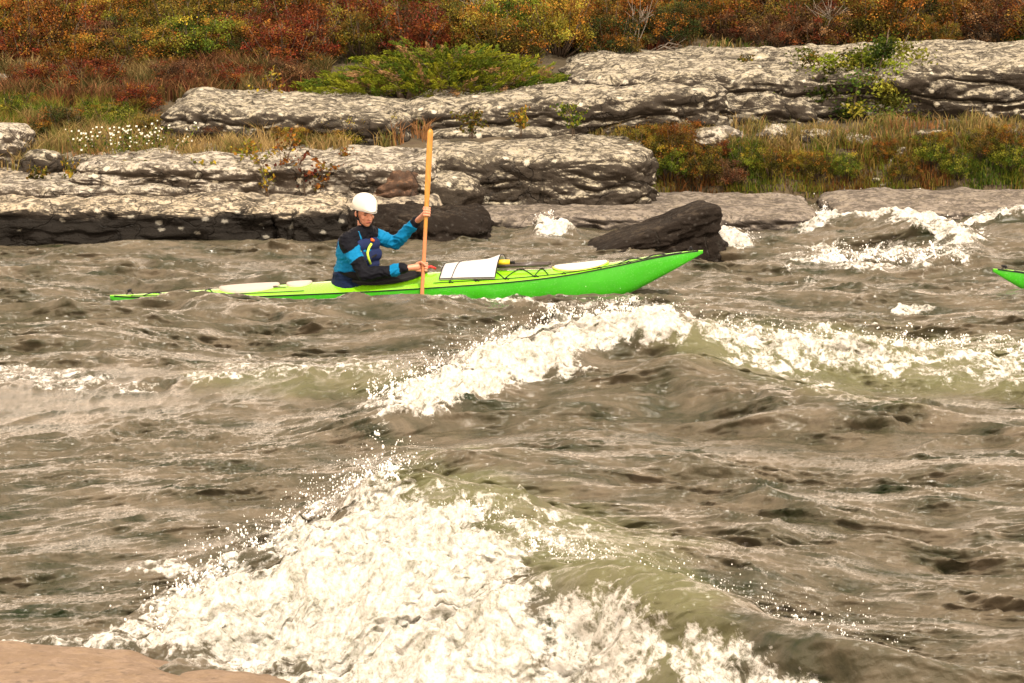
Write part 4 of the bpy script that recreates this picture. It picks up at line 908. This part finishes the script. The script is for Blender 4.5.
fx, fz = proj(fcn[:, 0], fcn[:, 1], fcn[:, 2])
wobf = .025 * pn(fcn[:, 0] * 8, fcn[:, 1] * 8, fcn[:, 2] * 8, 400)
zc_ = fcn[:, 2] + wobf; xr = fcn[:, 0] - hip.x + wobf
qr, dr = caps_t(fcn, rsh, relb); qf, df = caps_t(fcn, relb, rwr); ql, dl = caps_t(fcn, lsh, lelb); qlf, dlf = caps_t(fcn, lelb, lwr)
tor = (dr > .095) & (df > .08) & (dl > .095) & (dlf > .08)
mi[tor & (zc_ < hip.z + .20)] = 2                                              # dark lower back and waist
mi[(np.linalg.norm(fcn - np.array(rsh + Vector((.0, -.02, .015))), axis=1) + wobf < .118)] = 1     # black shoulder patch
mi[(np.linalg.norm(fcn - np.array(neckb + Vector((0, 0, .015))), axis=1) + wobf < .140)] = 1      # neck and collar
mi[(dr < .10) & (qr > .58 + wobf * 3) & (df < .2)] = 1                         # black elbow
mi[(df < .09) & (qf < .66) & (qf > -.3) & (qr > .6)] = 1                       # black forearm
mi[(df < .09) & (qf >= .66) & (qf < .90)] = 0                                  # blue cuff band
mi[(df < .09) & (qf >= .90)] = 1
mi[(dlf < .09) & (qlf > .93)] = 1
mi[(dr < .11) & (zc_ < relb.z - .045)] = 1
jme.polygons.foreach_set('material_index', mi)
wear('jacket', jme, [blue, blk, navy])
# buoyancy vest over the chest
tb = Matrix.Rotation(math.radians(-50), 4, 'Z')
vd = Vector((math.cos(math.radians(-35)), math.sin(math.radians(-35)), 0)); vs_ = Vector((-vd.y, vd.x, 0))
VR = Matrix((vd, vs_, Vector((0, 0, 1)))).transposed().to_4x4()
vc = chest + vd * .085
vt = [('c', vc + vd * .012 - vs_ * .10 + Vector((0, 0, .085)), vc + vd * .012 + vs_ * .10 + Vector((0, 0, .085)), .064, .064), ('c', vc + vd * .016 - vs_ * .11 + Vector((0, 0, -.005)), vc + vd * .016 + vs_ * .11 + Vector((0, 0, -.005)), .070, .070), ('c', vc + vd * .01 - vs_ * .10 + Vector((0, 0, -.085)), vc + vd * .01 + vs_ * .10 + Vector((0, 0, -.085)), .060, .060), ('e', chest - vd * .075 + Vector((0, 0, .06)), (.09, .15, .13), VR), ('c', vc + vs_ * .09 + Vector((0, 0, .10)), neckb + vs_ * .10 - vd * .04 + Vector((0, 0, .0)), .035, .032), ('c', vc - vs_ * .09 + Vector((0, 0, .10)), neckb - vs_ * .10 - vd * .04 + Vector((0, 0, 0)), .035, .032),
      ('e', vc + vd * .06 - vs_ * .05 + Vector((0, 0, -.02)), (.035, .05, .06), VR)]
vest = wear('life_vest', blob_mesh(vt, .006, 4), fab('vest_navy', (.014, .022, .07)))
M['lime'] = plain('reflective_lime', (.50, .72, .06), .4, .05); M['orange'] = plain('vest_orange', (.70, .12, .02), .5)
def on_vest(pts, r, name, mat):
    me = tube([([Vector(q) for q in pts], r)], 6); me.transform(IM); return obj(name, me, mat, vest)
def vp(a, z, o=0): # point on the front of the vest
    return vc + (vd * math.cos(a) * (.088 + o) + vs_ * math.sin(a) * (.152 + o)) * math.sqrt(max(.05, 1 - ((z - .02) / .165) ** 2)) + Vector((0, 0, z))
on_vest([vp(-.1, .10, .004), vp(-.35, .07, .006), vp(-.5, .03, .012), vp(-.45, -.02, .02), vp(-.25, -.07, .018)], .011, 'stripe', M['lime'])
on_vest([vp(-1.0, .05, .004), vp(-.95, -.02, .004)], .012, 'stripe', M['lime'])
on_vest([vp(.25, .12, .002), vp(.05, .135, .004)], .014, 'pocket_tab', M['orange'])
on_vest([vp(.3, .0, .004), vp(-.6, -.035, .012), vp(-1.2, -.04, .004)], .009, 'strap', M['black'])
# spray skirt
V = []; rings = 10; ns = 40
for r in range(rings):
    q = r / (rings - 1)
    for k in range(ns):
        a = 2 * math.pi * k / ns; cmx = .20 + .382 * math.cos(a); cmy = .212 * math.sin(a); o_ = KM @ Vector((cmx, cmy, deckz(min(cmx, .6), cmy) + .050))
        i_ = hip + Vector((.155 * math.cos(a) + .01, .175 * math.sin(a), .20)); x = o_.lerp(i_, q); x.z = o_.z + (i_.z - o_.z) * q ** 2.2 + .008 * math.sin(6 * a + 5 * q); V.append(x)
outer = []
for k in range(ns):
    a = 2 * math.pi * k / ns; outer.append(KM @ Vector((.20 + .388 * math.cos(a), .214 * math.sin(a), deckz(min(.20 + .385 * math.cos(a), .6), .212 * math.sin(a)) + .012)))
V = outer + V
Fc = [(r * ns + k, r * ns + (k + 1) % ns, (r + 1) * ns + (k + 1) % ns, (r + 1) * ns + k) for r in range(rings) for k in range(ns)]
me = mesh_np('skirt', [tuple(q) for q in V], Fc); skirt = wear('spray_skirt', me, fab('skirt_black', (.012, .011, .013)))
me = tube([([KM @ Vector((.56, -.02, .262)), KM @ Vector((.62, -.03, .285)), KM @ Vector((.66, -.01, .262))], .012)], 6); me.transform(IM); obj('grab_loop', me, plain('loop_red', (.55, .03, .03), .5), skirt)
# helmet: a shell with a small peak
bm = bmesh.new(); bmesh.ops.create_icosphere(bm, subdivisions=5, radius=1)
for v_ in bm.verts:
    x, y, z = v_.co; z = z if z > -.12 else -.12 + (z + .12) * .25
    peak = max(0, x - .80) * 1.1 * max(0, 1 - abs(z + .05) * 3.0); back = max(0, -x - .3) * .25 if z < 0 else 0
    v_.co = Vector((x * .122 + peak * .22, y * .106, z * .110 * (1 + .10 * (x * x + y * y) * (z > 0)) - back * .25 - peak * .04))
me = bpy.data.meshes.new('helmet'); bm.to_mesh(me); bm.free(); [setattr(p_, 'use_smooth', True) for p_ in me.polygons]
me.transform(Matrix.Translation(hp(-.008, 0, .062)) @ HR)
helm = wear('helmet', me, plain('helmet_white', (.54, .515, .45), .4, .05, 15, coat=.4))
rimv = []
for k in range(48):
    a = 2 * math.pi * k / 48; x, y = math.cos(a), math.sin(a); pk = max(0, x - .8) * 1.1
    rimv.append(hp(-.008 + x * .1205 + pk * .28, y * .103, .062 - .020 - max(0, -x - .3) * .006))
me = tube([(rimv, .0045)], 6, True); me.transform(IM); obj('rim', me, fab('rim_grey', (.30, .29, .27)), helm)
vent = [bmesh.new()]
for a in (-.5, 0, .5):
    me = tube([([hp(-.008 + .122 * math.cos(a) * .70 + q, -.104 * .62 + .02 * abs(a), .062 + .106 * .45 - .02 * abs(a)) for q in (-.012, .012)], .004)], 6)
strap = [[hp(.030, s_ * .080, .045), hp(.020, s_ * .082, 0), hp(.045, s_ * .058, -.075), hp(.062, s_ * .02, -.104)] for s_ in (-1, 1)] + [[hp(-.05, s_ * .074, .04), hp(-.01, s_ * .084, -.02), hp(.03, s_ * .07, -.05)] for s_ in (-1, 1)]
me = tube([(s_, .0055) for s_ in strap] + [([hp(.062, .02, -.104), hp(.066, 0, -.106), hp(.062, -.02, -.104)], .0055)], 6); me.transform(IM); obj('chin_strap', me, M['black'], helm)
# hair, eyes, mouth
hme = blob_mesh([('e', hp(-.022, 0, .020), (.088, .082, .085), HR), ('c', hp(.012, .076, .035), hp(.008, .078, .005), .012, .007), ('c', hp(.012, -.076, .035), hp(.008, -.078, .005), .012, .007)], .005, 3); wear('hair', hme, fab('hair_dark', (.04, .025, .015)))
M['eye'] = plain('eye', (.05, .035, .03), .15)
for s_ in (-1, 1):
    me = blob_mesh([('e', hp(.079, s_ * .031, .006), (.010, .014, .007), HR)], .0022, 1); wear('eye', me, M['eye'])
    me = tube([([hp(.083, s_ * .050, .022), hp(.093, s_ * .034, .026), hp(.096, s_ * .014, .022)], [.003, .0045, .003])], 6); wear('eyebrow', me, fab('brow', (.05, .03, .02)))
me = tube([([hp(.088, .024, -.058), hp(.099, .010, -.055), hp(.101, 0, -.056), hp(.099, -.010, -.055), hp(.088, -.024, -.058)], [.002, .0055, .006, .0055, .002])], 6); wear('mouth', me, plain('lips', (.34, .10, .08), .45))
# ------------------------------------------------------------------ light
AZ, EL = math.radians(158), math.radians(55)      # sun behind the camera and to its right
sd = Vector((math.sin(AZ) * math.cos(EL), math.cos(AZ) * math.cos(EL), math.sin(EL)))
sl = bpy.data.lights.new('sun', 'SUN'); sl.energy = 3.9; sl.angle = math.radians(6); sl.color = (1, .90, .76)
so = bpy.data.objects.new('sun', sl); COL.objects.link(so); so.rotation_euler = sd.to_track_quat('Z', 'Y').to_euler(); so.location = (20, -30, 40)
w = bpy.data.worlds.new('World'); S.world = w; w.use_nodes = True; t = w.node_tree; bg = t.nodes['Background']
sk = t.nodes.new('ShaderNodeTexSky'); sk.sky_type = 'NISHITA'; sk.sun_disc = False; sk.sun_elevation = EL; sk.sun_rotation = AZ; sk.dust_density = 4; sk.air_density = 1; sk.ozone_density = .6
hs = t.nodes.new('ShaderNodeHueSaturation'); hs.inputs['Saturation'].default_value = .25; hs.inputs['Value'].default_value = 1.0; t.links.new(sk.outputs[0], hs.inputs['Color'])
tcw = t.nodes.new('ShaderNodeTexCoord'); sw = t.nodes.new('ShaderNodeSeparateXYZ'); t.links.new(tcw.outputs['Generated'], sw.inputs[0])
cl = ramp(t, sw.outputs['Z'], [(0, 1.0), (.16, .92), (.42, .36), (1, .22)])
cl = mixc(t, 1.0, cl, (27, 25.4, 23.4), 'MULTIPLY')
c = mixc(t, 1.0, mixc(t, .75, hs.outputs[0], cl), (1.0, .83, .68), 'MULTIPLY')      # thin warm overcast over the whole sky
t.links.new(c, bg.inputs[0]); bg.inputs[1].default_value = .15
S.view_settings.view_transform = 'Standard'; S.view_settings.look = 'None'; S.view_settings.gamma = 1; S.view_settings.exposure = .55
S.render.engine = 'CYCLES'; S.cycles.max_bounces = 6; S.cycles.transparent_max_bounces = 4; S.cycles.use_denoising = True
